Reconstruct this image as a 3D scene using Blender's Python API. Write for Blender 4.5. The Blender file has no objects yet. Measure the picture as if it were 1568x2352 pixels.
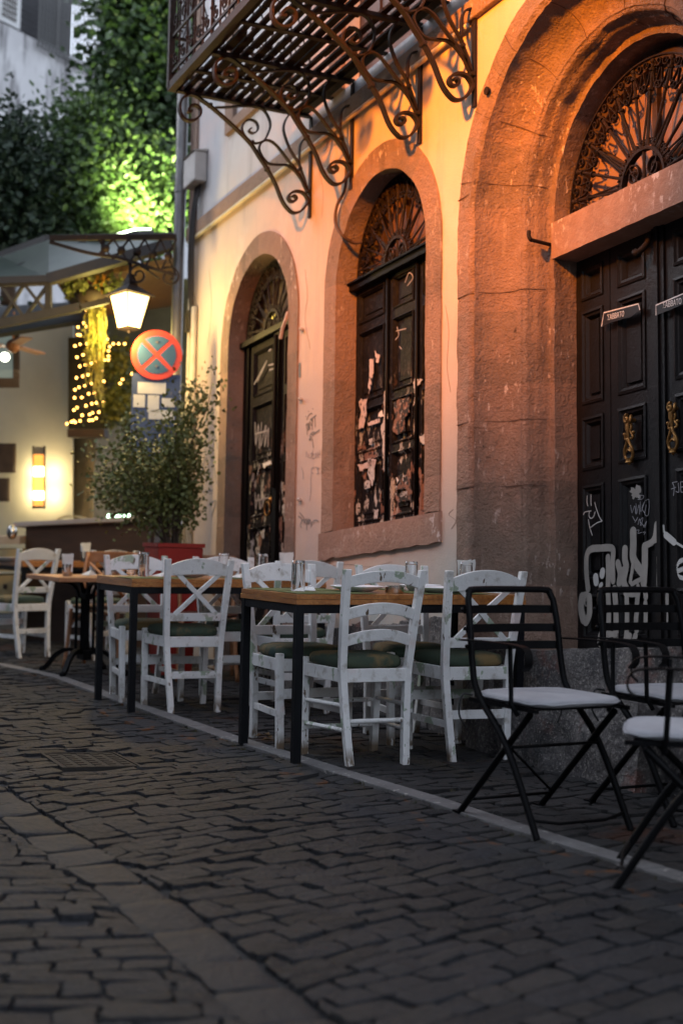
import bpy, math, random
from mathutils import Vector, Matrix, noise
from mathutils.geometry import tessellate_polygon
random.seed(7)
S = bpy.context.scene; COL = S.collection
V = Vector
# ---------------- camera ----------------
CR = V((0.43371636, 0.90094657, 0.01361601)); CD = V((-0.092998, 0.05978967, -0.99386949)); CF = V((-0.89623741, 0.42979119, 0.10971799))
cd = bpy.data.cameras.new('camera'); cam = bpy.data.objects.new('camera', cd); COL.objects.link(cam)
cam.matrix_world = Matrix(((CR.x, -CD.x, -CF.x, 0), (CR.y, -CD.y, -CF.y, 0), (CR.z, -CD.z, -CF.z, 0), (0, 0, 0, 1)))
cd.sensor_fit = 'VERTICAL'; cd.sensor_height = 36; cd.sensor_width = 24; cd.lens = 50; cd.clip_end = 500; cd.clip_start = .05
cd.dof.use_dof = True; cd.dof.focus_distance = 6.5; cd.dof.aperture_fstop = 2.0
S.camera = cam
# ---------------- world and lights ----------------
W = bpy.data.worlds.new("World"); S.world = W; W.use_nodes = True
nt = W.node_tree; bg = nt.nodes['Background']; sky = nt.nodes.new('ShaderNodeTexSky'); sky.sky_type = 'NISHITA'; sky.sun_disc = False
SUN_E, SUN_R = math.radians(16), math.radians(-130)
sky.sun_elevation = SUN_E; sky.sun_rotation = SUN_R; sky.air_density = 1.2; sky.dust_density = 2.5; sky.ozone_density = 3
hs = nt.nodes.new('ShaderNodeHueSaturation'); hs.inputs['Saturation'].default_value = .22; nt.links.new(sky.outputs[0], hs.inputs['Color']); tn = nt.nodes.new('ShaderNodeMix'); tn.data_type = 'RGBA'; tn.blend_type = 'MULTIPLY'; tn.inputs[0].default_value = 1; tn.inputs[7].default_value = (.93, .98, 1.08, 1); nt.links.new(hs.outputs[0], tn.inputs[6]); nt.links.new(tn.outputs[2], bg.inputs[0]); bg.inputs[1].default_value = 0.38
def lamp(name, typ, loc, energy, col, **k):
    l = bpy.data.lights.new(name, typ); l.energy = energy; l.color = col
    for a, b in k.items(): setattr(l, a, b)
    o = bpy.data.objects.new(name, l); o.location = loc; COL.objects.link(o); return o
def aim(o, p): o.rotation_euler = (V(p) - o.location).to_track_quat('-Z', 'Y').to_euler()
sun = lamp('sun', 'SUN', (0, 0, 20), 0.35, (.92, .95, 1), angle=math.radians(40)); aim(sun, V((0, 0, 20)) + V((.6, .7, -.7)))
st = lamp('street_lamp_light', 'SPOT', (-4.6, 0.0, 4.6), 2250, (1, .275, .012), spot_size=math.radians(56), spot_blend=1.0, shadow_soft_size=.14); aim(st, (-6.85, 3.9, 3.38))
S.view_settings.view_transform = 'Standard'; S.view_settings.look = 'None'; S.view_settings.exposure = .72; S.view_settings.gamma = 1
# ---------------- geometry helpers ----------------
F = 3267.; YW = 3.879; H = 1.02
G = V((0.08555582, -0.03213449, 0.99581503)).normalized()
EX = (V((1, 0, 0)) - G * G.x).normalized(); EY = G.cross(EX)
def ray(x, y): return CR * (x - 784) + CD * (y - 1176) + CF * F
def onY(x, y, yy=YW): r = ray(x, y); return r * (yy / r.y)
def onX(x, y, u): r = ray(x, y); return r * (u / r.x)
def at(x, y, d): return ray(x, y) * (d / F)
def gp(a, b, c=0): return -H * G + EX * a + EY * b + G * c
def gz(x, y): return (-H - G.x * x - G.y * y) / G.z      # ground height under world x, y
def gmat(a, b, t, c=0):
    X = EX * math.cos(t) + EY * math.sin(t); Y = -EX * math.sin(t) + EY * math.cos(t); o = gp(a, b, c)
    return Matrix(((X.x, Y.x, G.x, o.x), (X.y, Y.y, G.y, o.y), (X.z, Y.z, G.z, o.z), (0, 0, 0, 1)))
def upmat(o, t=0):
    m = Matrix.Rotation(t, 4, 'Z'); m.translation = o; return m
def cr(pts, n=5, closed=False):      # Catmull-Rom
    P = [V(p) for p in pts]; out = []; L = len(P)
    if L < 3: return P
    for i in range(L if closed else L - 1):
        p1 = P[i]; p2 = P[(i + 1) % L]; p0 = P[i - 1] if (i or closed) else p1 * 2 - p2; p3 = P[(i + 2) % L] if (closed or i + 2 < L) else p2 * 2 - p1
        for k in range(n):
            t = k / n; out.append(.5 * ((2 * p1) + (p2 - p0) * t + (2 * p0 - 5 * p1 + 4 * p2 - p3) * t * t + (3 * p1 - p0 - 3 * p2 + p3) * t ** 3))
    if not closed: out.append(P[-1])
    return out
class MB:
    def __init__(s): s.v = []; s.f = []; s.m = []; s.cur = 0
    def add(s, vs, fs):
        b = len(s.v); s.v += [tuple(v) for v in vs]; s.f += [tuple(i + b for i in f) for f in fs]; s.m += [s.cur] * len(fs); return s
    def hexa(s, p): return s.add(p, [(0, 3, 2, 1), (4, 5, 6, 7), (0, 1, 5, 4), (1, 2, 6, 5), (2, 3, 7, 6), (3, 0, 4, 7)])
    def box(s, x0, x1, y0, y1, z0, z1, M=None):
        p = [V(q) for q in ((x0, y0, z0), (x1, y0, z0), (x1, y1, z0), (x0, y1, z0), (x0, y0, z1), (x1, y0, z1), (x1, y1, z1), (x0, y1, z1))]
        if M: p = [M @ q for q in p]
        return s.hexa(p)
    def bar(s, pts, w, t, N, closed=False, caps=True, tw=None):      # rectangular section swept; w along N, t in-plane
        P = [V(p) for p in pts]; N = V(N).normalized(); L = len(P); vs = []; fs = []
        for i, p in enumerate(P):
            if closed: T = P[(i + 1) % L] - P[i - 1]
            else: T = P[min(i + 1, L - 1)] - P[max(i - 1, 0)]
            if T.length < 1e-9: T = V((0, 0, 1))
            B = N.cross(T).normalized(); k = tw(i / (L - 1)) if tw else 1
            vs += [p + N * w / 2 + B * t / 2 * k, p + N * w / 2 - B * t / 2 * k, p - N * w / 2 - B * t / 2 * k, p - N * w / 2 + B * t / 2 * k]
        for i in range(L if closed else L - 1):
            a = 4 * i; b = 4 * ((i + 1) % L)
            for k in range(4): fs.append((a + k, a + (k + 1) % 4, b + (k + 1) % 4, b + k))
        if not closed and caps: fs += [(3, 2, 1, 0), tuple(4 * (L - 1) + k for k in range(4))]
        return s.add(vs, fs)
    def tube(s, pts, r, n=8, rf=None, closed=False):
        P = [V(p) for p in pts]; L = len(P); vs = []; fs = []; A = None
        for i, p in enumerate(P):
            T = (P[(i + 1) % L] - P[i - 1]) if closed else (P[min(i + 1, L - 1)] - P[max(i - 1, 0)])
            T = T.normalized() if T.length > 1e-9 else V((0, 0, 1))
            if A is None: A = T.orthogonal().normalized()
            else:
                A = A - T * A.dot(T); A = A.normalized() if A.length > 1e-6 else T.orthogonal().normalized()
            B = T.cross(A); rr = r * (rf(i / max(1, L - 1)) if rf else 1)
            vs += [p + (A * math.cos(6.28318 * k / n) + B * math.sin(6.28318 * k / n)) * rr for k in range(n)]
        for i in range(L if closed else L - 1):
            a = n * i; b = n * ((i + 1) % L)
            for k in range(n): fs.append((a + k, a + (k + 1) % n, b + (k + 1) % n, b + k))
        if not closed: fs += [tuple(range(n - 1, -1, -1)), tuple(n * (L - 1) + k for k in range(n))]
        return s.add(vs, fs)
    def lathe(s, prof, c=(0, 0, 0), n=20, M=None, axis='z'):
        vs = []; fs = []; c = V(c)
        for r, z in prof:
            for k in range(n):
                a = 6.28318 * k / n; p = V((r * math.cos(a), r * math.sin(a), z))
                if axis == 'y': p = V((p.x, p.z, p.y))
                p += c; vs.append(M @ p if M else p)
        for i in range(len(prof) - 1):
            for k in range(n): fs.append((i * n + k, i * n + (k + 1) % n, (i + 1) * n + (k + 1) % n, (i + 1) * n + k))
        return s.add(vs, fs)
    def prism(s, poly, ext):      # poly: 3D points, ext vector
        n = len(poly); e = V(ext); P = [V(p) for p in poly]
        tris = tessellate_polygon([P]); vs = P + [p + e for p in P]; fs = []
        for t in tris: fs += [tuple(t), tuple(n + i for i in reversed(t))]
        for i in range(n): fs.append((i, (i + 1) % n, n + (i + 1) % n, n + i))
        return s.add(vs, fs)
    def sph(s, c, r, n=10, sc=(1, 1, 1)):
        prof = [(r * math.sin(math.pi * i / n) * 1, -r * math.cos(math.pi * i / n)) for i in range(n + 1)]
        b = len(s.v); s.lathe([(max(a, 1e-4), z) for a, z in prof], (0, 0, 0), 2 * n if n < 8 else 16)
        for i in range(b, len(s.v)): v = s.v[i]; s.v[i] = (c[0] + v[0] * sc[0], c[1] + v[1] * sc[1], c[2] + v[2] * sc[2])
        return s
    def build(s, name, mats, parent=None, smooth=False, bevel=0, fixn=True):
        me = bpy.data.meshes.new(name); me.from_pydata(s.v, [], s.f)
        if not isinstance(mats, (list, tuple)): mats = [mats]
        for m in mats: me.materials.append(m)
        if len(mats) > 1: me.polygons.foreach_set('material_index', s.m)
        if fixn:
            import bmesh
            bm = bmesh.new(); bm.from_mesh(me); bmesh.ops.recalc_face_normals(bm, faces=bm.faces); bm.to_mesh(me); bm.free()
        if smooth:
            me.shade_smooth() if hasattr(me, 'shade_smooth') else None
            if smooth != True: me.set_sharp_from_angle(angle=math.radians(smooth))
        me.update(); o = bpy.data.objects.new(name, me); COL.objects.link(o)
        if parent: o.parent = parent
        if bevel:
            b = o.modifiers.new('bevel', 'BEVEL'); b.width = bevel; b.segments = 2; b.limit_method = 'ANGLE'; b.angle_limit = math.radians(40)
        return o
def tag(o, label=None, cat=None, group=None, kind=None):
    for k, v in (('label', label), ('category', cat), ('group', group), ('kind', kind)):
        if v: o[k] = v
    return o
def root(name, M, label, cat, group=None):
    o = bpy.data.objects.new(name, None); o.empty_display_size = .1; COL.objects.link(o); o.matrix_world = M; return tag(o, label, cat, group)
def copy_tree(o, M, label, group=None):
    def rec(s, par):
        c = s.copy(); COL.objects.link(c)
        if par is not None: c.parent = par
        for ch in s.children: rec(ch, c)
        return c
    r = rec(o, None); r.matrix_world = M; r['label'] = label
    if group: r['group'] = group
    return r
I4 = Matrix.Identity(4)
# ---------------- materials ----------------
def mat(name, c1, c2=None, sc=6, rough=.7, metal=0, layers=(), bump=0, bsc=60, bump2=0, bsc2=8, spec=.5, emit=None, es=0, trans=0, stretch=(1, 1, 1), rnd=False, coat=0, dist=.01):
    m = bpy.data.materials.new(name); m.use_nodes = True; t = m.node_tree; N = t.nodes; L = t.links; b = N['Principled BSDF']
    b.inputs['Roughness'].default_value = rough; b.inputs['Metallic'].default_value = metal; b.inputs['Specular IOR Level'].default_value = spec
    if coat: b.inputs['Coat Weight'].default_value = coat; b.inputs['Coat Roughness'].default_value = .15
    if trans: b.inputs['Transmission Weight'].default_value = trans
    if emit: b.inputs['Emission Color'].default_value = (*emit, 1); b.inputs['Emission Strength'].default_value = es
    b.inputs['Base Color'].default_value = (*c1, 1)
    tc = N.new('ShaderNodeTexCoord'); vec = tc.outputs['Object']
    if rnd:
        oi = N.new('ShaderNodeObjectInfo'); mu = N.new('ShaderNodeMath'); mu.operation = 'MULTIPLY'; mu.inputs[1].default_value = 37.; L.new(oi.outputs['Random'], mu.inputs[0])
        cb = N.new('ShaderNodeCombineXYZ'); [L.new(mu.outputs[0], cb.inputs[i]) for i in range(3)]
        va = N.new('ShaderNodeVectorMath'); va.operation = 'ADD'; L.new(vec, va.inputs[0]); L.new(cb.outputs[0], va.inputs[1]); vec = va.outputs[0]
    def nz(scale, stretch=(1, 1, 1), detail=8, rgh=.6):
        mp = N.new('ShaderNodeMapping'); mp.inputs['Scale'].default_value = stretch; L.new(vec, mp.inputs[0])
        n = N.new('ShaderNodeTexNoise'); n.inputs['Scale'].default_value = scale; n.inputs['Detail'].default_value = detail; n.inputs['Roughness'].default_value = rgh; L.new(mp.outputs[0], n.inputs[0]); return n.outputs[0]
    def ramp(f, a, b2):
        r = N.new('ShaderNodeMapRange'); r.clamp = True; r.inputs[1].default_value = a; r.inputs[2].default_value = b2; L.new(f, r.inputs[0]); return r.outputs[0]
    col = None
    if c2:
        mx = N.new('ShaderNodeMix'); mx.data_type = 'RGBA'; L.new(ramp(nz(sc, stretch), .35, .68), mx.inputs[0]); mx.inputs[6].default_value = (*c1, 1); mx.inputs[7].default_value = (*c2, 1); col = mx.outputs[2]
    for ly in layers:
        c, s_, lo, hi = ly[:4]; st_ = ly[4] if len(ly) > 4 else (1, 1, 1); zr = ly[5] if len(ly) > 5 else None
        f = ramp(nz(s_, st_), lo, hi)
        if len(ly) > 6:
            cm = N.new('ShaderNodeMath'); cm.operation = 'MULTIPLY'; L.new(f, cm.inputs[0]); L.new(ramp(nz(ly[6]), .50, .62), cm.inputs[1]); f = cm.outputs[0]
        if zr:
            sx = N.new('ShaderNodeSeparateXYZ'); L.new(tc.outputs['Object'], sx.inputs[0]); q = ramp(sx.outputs[2], zr[0], zr[1]); mm = N.new('ShaderNodeMath'); mm.operation = 'MULTIPLY'; L.new(q, mm.inputs[0]); L.new(f, mm.inputs[1]); f = mm.outputs[0]
        mx = N.new('ShaderNodeMix'); mx.data_type = 'RGBA'; L.new(f, mx.inputs[0]); mx.inputs[7].default_value = (*c, 1)
        if col is None: mx.inputs[6].default_value = (*c1, 1)
        else: L.new(col, mx.inputs[6])
        col = mx.outputs[2]
    if col is not None: L.new(col, b.inputs['Base Color'])
    nrm = None
    for s_, k in ((bump, bsc), (bump2, bsc2)):
        if s_:
            bp = N.new('ShaderNodeBump'); bp.inputs['Strength'].default_value = s_; bp.inputs['Distance'].default_value = dist; L.new(nz(k), bp.inputs['Height'])
            if nrm is not None: L.new(nrm, bp.inputs['Normal'])
            nrm = bp.outputs[0]
    if nrm is not None: L.new(nrm, b.inputs['Normal'])
    return m
DIRT = (.10, .06, .045)
PLASTER = mat('plaster', (.62, .49, .40), (.54, .43, .36), 1.5, .9, layers=[((.50, .40, .36), 3, .52, .75, (4, 4, .35)), ((.70, .58, .50), 2.2, .55, .8), ((.50, .42, .38), .9, .50, .62), ((.38, .30, .27), 5, .66, .8, (3, 3, .6)), ((.45, .47, .45), 1.6, .42, .65, (1, 1, 1), (.9, .3))], bump=.25, bsc=90, bump2=.5, bsc2=6)
UPPLASTER = mat('upper_plaster', (.56, .54, .54), (.46, .44, .45), 1.2, .9, layers=[((.36, .34, .34), 2, .52, .75, (3, 3, .4)), ((.62, .50, .46), 1.2, .5, .7)], bump=.25, bsc=80, bump2=.4, bsc2=5)
STONE = mat('brown_stone', (.33, .215, .16), (.245, .16, .12), 4, .88, layers=[((.32, .205, .155), 9, .52, .72), ((.12, .075, .057), 2.2, .56, .80, (2, 2, .5)), ((.60, .48, .42), 34, .60, .64, (1, 1, .4), None, 2.2), ((.42, .31, .25), 7, .58, .68, (3, 3, .5), None, 1.3), ((.07, .045, .036), 30, .62, .68, (1, 1, .6), None, 3)], bump=.8, bsc=75, bump2=.7, bsc2=22, dist=.022)
STONEB = mat('greyish_brown_stone', (.27, .185, .14), (.19, .13, .10), 4, .88, layers=[((.32, .205, .155), 9, .52, .72), ((.12, .075, .057), 2.2, .56, .80, (2, 2, .5)), ((.60, .48, .42), 34, .60, .64, (1, 1, .4), None, 2.2), ((.42, .31, .25), 7, .58, .68, (3, 3, .5), None, 1.3), ((.07, .045, .036), 30, .62, .68, (1, 1, .6), None, 3)], bump=.8, bsc=75, bump2=.7, bsc2=22, dist=.022)
STONEC = mat('sandy_brown_stone', (.38, .255, .185), (.29, .195, .14), 4, .88, layers=[((.32, .205, .155), 9, .52, .72), ((.12, .075, .057), 2.2, .56, .80, (2, 2, .5)), ((.60, .48, .42), 34, .60, .64, (1, 1, .4), None, 2.2), ((.42, .31, .25), 7, .58, .68, (3, 3, .5), None, 1.3), ((.07, .045, .036), 30, .62, .68, (1, 1, .6), None, 3)], bump=.8, bsc=75, bump2=.7, bsc2=22, dist=.022)
STONE2 = mat('sill_stone', (.34, .21, .155), (.25, .155, .118), 5, .88, layers=[((.36, .25, .20), 14, .52, .7), ((.60, .50, .46), 30, .55, .62, (1, 1, .6), None, 2.6), ((.11, .07, .055), 3, .6, .75)], bump=.6, bsc=60, bump2=.7, bsc2=16)
ROUGH = mat('rough_base_stone', (.15, .135, .13), (.07, .065, .068), 6, .9, layers=[((.26, .24, .22), 55, .52, .64), ((.17, .085, .07), 4, .59, .68), ((.035, .035, .037), 5, .50, .66), ((.42, .38, .35), 90, .60, .68)], bump=.9, bsc=45, bump2=.9, bsc2=10, dist=.02)
BLACKDOOR = mat('black_door_paint', (.006, .006, .0065), (.010, .009, .010), 5, .45, spec=.25, layers=[((.04, .035, .03), 30, .68, .74), ((.016, .010, .007), 3, .56, .7)], bump=.25, bsc=50, bump2=.2, bsc2=9)
PEELDOOR = mat('peeling_black_paint', (.007, .007, .009), (.012, .0115, .014), 5, .6, spec=.08, layers=[((.26, .16, .13), 9, .575, .59, (1, 1, .7), (1.85, 1.2)), ((.42, .42, .40), 13, .58, .60, (1.4, 1, .5), (1.9, 1.3)), ((.022, .021, .022), 40, .56, .6)], bump=.4, bsc=40, bump2=.4, bsc2=10)
IRON = mat('rusty_iron', (.010, .007, .0065), (.022, .012, .009), 9, .68, metal=.2, spec=.3, layers=[((.055, .024, .013), 22, .6, .72), ((.014, .012, .013), 6, .55, .7)], bump=.4, bsc=80)
BLKIRON = mat('black_metal', (.0025, .0025, .003), (.004, .004, .005), 8, .5, bump=.12, bsc=120, spec=.10)
TBLMETAL = mat('black_table_metal', (.004, .0045, .006), (.007, .0075, .010), 8, .5, spec=.15, layers=[((.12, .12, .12), 60, .73, .76)], bump=.2, bsc=120)
WHITE = mat('chipped_white_paint', (.78, .775, .77), (.69, .685, .68), 7, .5, layers=[((.33, .40, .30), 5, .60, .61, (1, 1, .7)), ((.66, .46, .42), 2.2, .60, .78), ((.13, .09, .06), 26, .65, .665, (1, 1, .35)), ((.42, .39, .35), 16, .55, .72), ((.16, .11, .07), 22, .50, .53, (1, 1, .25), (.09, .03)), ((.30, .27, .24), 4, .5, .75, (1, 1, 1), (.35, .0))], bump=.25, bsc=70, bump2=.2, bsc2=18, rnd=True)
CUSH = mat('green_cushion_fabric', (.028, .050, .034), (.045, .062, .035), 6, .85, layers=[((.17, .115, .045), 3.2, .53, .62), ((.02, .055, .05), 4, .6, .68)], bump=.6, bsc=420, rnd=True, dist=.002)
GREYC = mat('grey_cushion_fabric', (.34, .34, .36), (.28, .28, .30), 8, .9, bump=.4, bsc=300, dist=.002, rnd=True)
WOOD = mat('table_top_wood', (.42, .17, .045), (.24, .085, .022), 5, .32, layers=[((.10, .035, .012), 8, .60, .75, (1, 8, 14)), ((.50, .24, .07), 6, .55, .7, (1, 9, 9))], bump=.2, bsc=40, stretch=(1, 10, 12), rnd=True)
WOOD2 = mat('pale_wood', (.44, .21, .10), (.33, .14, .06), 5, .45, bump=.15, bsc=40, stretch=(1, 6, 6), rnd=True)
DARKWOOD = mat('dark_wood', (.035, .020, .014), (.055, .03, .02), 5, .6, stretch=(1, 1, 6))
OLDWOOD = mat('weathered_wood', (.010, .007, .006), (.020, .013, .009), 6, .9, spec=.1, layers=[((.04, .02, .012), 10, .6, .72)], bump=.5, bsc=60, stretch=(1, 8, 8))
COBBLE = mat('cobble_stone', (.024, .0245, .028), (.015, .0155, .018), 3.5, .58, spec=.20, layers=[((.034, .033, .034), 60, .55, .7), ((.024, .019, .016), 2.4, .62, .74), ((.009, .009, .010), 20, .56, .72)], bump=1, bsc=48, bump2=.8, bsc2=15, dist=.02)
COBBLE2 = mat('dark_cobble_stone', (.016, .0165, .019), (.010, .0105, .012), 3.5, .58, spec=.20, layers=[((.034, .033, .034), 60, .55, .7), ((.024, .019, .016), 2.4, .62, .74), ((.009, .009, .010), 20, .56, .72)], bump=1, bsc=48, bump2=.8, bsc2=15, dist=.02)
COBBLE3 = mat('warm_cobble_stone', (.032, .030, .030), (.021, .020, .020), 3.5, .58, spec=.20, layers=[((.034, .033, .034), 60, .55, .7), ((.024, .019, .016), 2.4, .62, .74), ((.009, .009, .010), 20, .56, .72)], bump=1, bsc=48, bump2=.8, bsc2=15, dist=.02)
PAVE = mat('paving_stone', (.032, .031, .032), (.020, .020, .021), 3.5, .75, spec=.2, layers=[((.047, .043, .041), 30, .55, .7), ((.055, .028, .020), 1.6, .58, .66), ((.02, .019, .019), 12, .58, .75)], bump=.7, bsc=50, bump2=.5, bsc2=14, dist=.012)
WORN = mat('cobble_with_worn_paint', (.030, .029, .030), (.020, .020, .021), 3.5, .7, spec=.2, layers=[((.036, .035, .034), 45, .55, .7), ((.11, .042, .012), 6, .57, .66, (1, 1.6, 1)), ((.02, .02, .02), 20, .6, .75)], bump=.6, bsc=60, bump2=.5, bsc2=14, dist=.012)
STRIPM = mat('smooth_drain_stone', (.017, .017, .019), (.012, .012, .0135), 3, .6, spec=.3, layers=[((.026, .023, .020), 7, .56, .72), ((.03, .03, .03), 26, .62, .75)], bump=.9, bsc=50, bump2=.6, bsc2=12, dist=.015)
KERB = mat('pale_kerb_stone', (.14, .135, .135), (.095, .09, .09), 5, .8, layers=[((.10, .095, .09), 16, .56, .72), ((.34, .32, .30), 30, .6, .7)], bump=.6, bsc=60, bump2=.3, bsc2=10)
MORTAR = mat('dark_joint_soil', (.010, .0095, .010), (.019, .018, .018), 12, .95, bump=.8, bsc=60)
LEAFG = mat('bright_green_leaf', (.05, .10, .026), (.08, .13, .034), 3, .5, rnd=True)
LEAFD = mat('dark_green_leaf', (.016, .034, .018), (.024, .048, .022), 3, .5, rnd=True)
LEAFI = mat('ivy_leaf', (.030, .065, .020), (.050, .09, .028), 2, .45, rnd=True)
LEAFS = mat('shrub_leaf', (.17, .18, .05), (.09, .12, .032), 3, .5, layers=[((.22, .16, .04), 12, .62, .7)])
TWIG = mat('brown_twig', (.06, .04, .028), (.09, .06, .04), 10, .8)
for m_ in (LEAFG, LEAFD, LEAFI, LEAFS):
    m_.node_tree.nodes['Principled BSDF'].inputs['Subsurface Weight'].default_value = 0
STEEL = mat('brushed_steel', (.55, .53, .50), None, rough=.25, metal=1)
BRASS = mat('aged_bronze', (.33, .17, .05), (.20, .10, .03), 30, .42, metal=.75, bump=.4, bsc=80)
PAPER = mat('white_paper', (.78, .77, .75), (.68, .67, .65), 9, .9)
CERAM = mat('white_porcelain', (.80, .80, .82), None, rough=.15)
GLASS = mat('clear_glass', (1, 1, 1), None, rough=.02, trans=1)
INK = mat('black_ink', (.02, .02, .022), None, rough=.8)
GRAF = mat('grey_spray_paint', (.34, .31, .28), (.25, .23, .21), 8, .7)
GRAFW = mat('white_marker', (.50, .49, .47), None, rough=.7)
SCRIB = mat('faded_marker', (.13, .14, .145), None, rough=.9)
SCRIB2 = mat('faded_grey_spray', (.30, .29, .31), None, rough=.9)
PIPEM = mat('zinc_pipe', (.20, .19, .19), (.14, .135, .135), 8, .45, metal=.5)
CREAMPIPE = mat('cream_conduit', (.62, .55, .42), (.52, .45, .33), 8, .5)
# ---------------- ground, road, pavement ----------------
def curb_b(a):      # centre line of the kerb strip in ground coordinates
    K = [(-30, -1.5), (-14, 1.45), (-12.5, 1.95), (-10.97, 2.40), (-9.98, 2.58), (-8.6, 2.60), (-7.8, 2.615), (-6.7, 2.65), (-5.6, 2.72), (-4.97, 2.78), (-4.2, 2.80), (-3.6, 2.86), (-2, 2.98), (4, 3.2)]
    for (a0, b0), (a1, b1) in zip(K, K[1:]):
        if a <= a1: return b0 + (b1 - b0) * (a - a0) / (a1 - a0)
    return K[-1][1]
g = MB(); n = 24
for i in range(n + 1):
    for j in range(n + 1): g.v.append(tuple(gp(-60 + 90 * i / n, -30 + 60 * j / n, -.015)))
for i in range(n):
    for j in range(n): g.f.append((i * (n + 1) + j, (i + 1) * (n + 1) + j, (i + 1) * (n + 1) + j + 1, i * (n + 1) + j + 1)); g.m.append(0)
tag(g.build('ground', MORTAR, fixn=False), kind='structure')
def stone(mb, quad, z0, dome, rough):
    # quad: 4 (a,b) corners; rounded outline, bevelled edge, domed top
    c = [sum(q[i] for q in quad) / 4 for i in (0, 1)]; out = []
    for i in range(4):
        p, q, r = quad[i - 1], quad[i], quad[(i + 1) % 4]
        k = .11
        out.append((q[0] + (p[0] - q[0]) * k, q[1] + (p[1] - q[1]) * k)); out.append((q[0] + (r[0] - q[0]) * k, q[1] + (r[1] - q[1]) * k))
        mx = ((q[0] + r[0]) / 2, (q[1] + r[1]) / 2); w = random.uniform(-.10, .06); out.append((mx[0] + (mx[0] - c[0]) * w, mx[1] + (mx[1] - c[1]) * w))
    tx, ty = random.gauss(0, .03), random.gauss(0, .03); hz = z0 + random.gauss(0, rough)
    L = len(out); vs = []
    for s_, dz in ((1, -.035), (.99, -.0035), (.97, -.0003), (.6, dome * .8)):
        for x, y in out:
            X = c[0] + (x - c[0]) * s_; Y = c[1] + (y - c[1]) * s_; nz_ = (noise.noise(V((X * 9, Y * 9, 3))) * .004 + noise.noise(V((X * 45, Y * 45, 3))) * .0035) if dz > -.03 else 0
            vs.append(gp(X, Y, hz + dz + nz_ + (X - c[0]) * tx + (Y - c[1]) * ty))
    vs.append(gp(c[0], c[1], hz + dome)); fs = []
    for k in range(3):
        for i in range(L): fs.append((k * L + i, k * L + (i + 1) % L, (k + 1) * L + (i + 1) % L, (k + 1) * L + i))
    for i in range(L): fs.append((3 * L + i, 3 * L + (i + 1) % L, 4 * L))
    mb.add(vs, fs)
def lay(mb, a0, a1, ang, rw, sl, inside, dome, rough, gap, b0=-3, b1=5, pick=None, jit=.012, wav=.05, lohi=None):
    # courses run at angle ang; rows stacked along the normal
    ca, sa = math.cos(ang), math.sin(ang); R = 9
    t = -R * 1.6
    cx, cy = (a0 + a1) / 2, 1.5
    def wv(s_, t_): return wav * math.sin(s_ * 1.1 + .7) + .03 * noise.noise(V((s_ * 1.3, t_ * 1.3, 0)))
    while t < R * 1.6:
        w = rw * random.uniform(.72, 1.28); s_ = -R + random.random() * sl
        while s_ < R:
            l = sl * random.uniform(.62, 1.45); gp0 = gap; gap = gap + random.random() ** 3 * .0045
            pts = []
            for (ss, tt) in ((s_ + gap, t + gap), (s_ + l - gap, t + gap), (s_ + l - gap, t + w - gap), (s_ + gap, t + w - gap)):
                wp = noise.noise_vector(V((ss * 7.5, tt * 7.5, 1.7))) * .024; ss += wp.x + random.gauss(0, jit * .18); tt += wp.y * .8 + random.gauss(0, jit * .14) + wv(ss, tt)
                pts.append((cx + ss * ca - tt * sa, cy + ss * sa + tt * ca))
            mx = sum(p[0] for p in pts) / 4; my = sum(p[1] for p in pts) / 4
            if lohi:
                pts = [(p[0], min(max(p[1], lohi[0](p[0])), lohi[1](p[0]))) for p in pts]
                if max(p[1] for p in pts) - min(p[1] for p in pts) < .03: s_ += l; gap = gp0; continue
                mx = sum(p[0] for p in pts) / 4; my = sum(p[1] for p in pts) / 4
            if a0 < mx < a1 and b0 < my < b1 and inside(mx, my):
                if pick: mb.cur = pick(mx, my)
                stone(mb, pts, 0, dome, rough)
            gap = gp0; s_ += l
        t += w
def strip_c(a): return 1.22 + .03 * math.sin(a * 1.3)
MH = [(-6.50, 1.62), (-6.44, 1.95), (-6.02, 1.95), (-6.08, 1.61)]
def inman(a, b): return -6.54 < a < -5.98 and 1.59 < b < 1.98
road = MB()
lay(road, -13.5, -1.6, math.radians(103), .088, .155, lambda a, b: not inman(a, b), .0015, .0028, .0016,
    pick=lambda a, b: 1 if curb_b(a) - b < .30 and random.random() < .8 else random.choice((0, 0, 2, 3)), lohi=(lambda a: strip_c(a) + .094, lambda a: curb_b(a) - .053))
lay(road, -13.5, -1.6, math.radians(76), .085, .16, lambda a, b: True, .0015, .003, .002, b0=-3.5, wav=.04, pick=lambda a, b: random.choice((0, 0, 2, 3)), lohi=(lambda a: -9, lambda a: strip_c(a) - .094))
tag(road.build('cobbled_road', [COBBLE, WORN, COBBLE2, COBBLE3], smooth=50, fixn=False), kind='structure')
ds = MB(); a = -13.5
while a < -1.8:
    l = random.uniform(.20, .34); c0, c1 = strip_c(a), strip_c(a + l)
    stone(ds, [(a + .003, c0 - .088 + random.gauss(0, .008)), (a + l - .003, c1 - .088), (a + l - .003, c1 + .088 + random.gauss(0, .008)), (a + .003, c0 + .088)], -.004, .002, .002); a += l
tag(ds.build('drain_strip', STRIPM, smooth=50, fixn=False), kind='structure')
pv = MB()
lay(pv, -15, -1.2, math.radians(97), .09, .165, lambda a, b: True, .002, .003, .003, b0=-3, b1=4.2, jit=.011, wav=.03, lohi=(lambda a: curb_b(a) + .053, lambda a: 4.15))
tag(pv.build('pavement', PAVE, smooth=50, fixn=False), kind='structure')
kb = MB(); a = -15.
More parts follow.
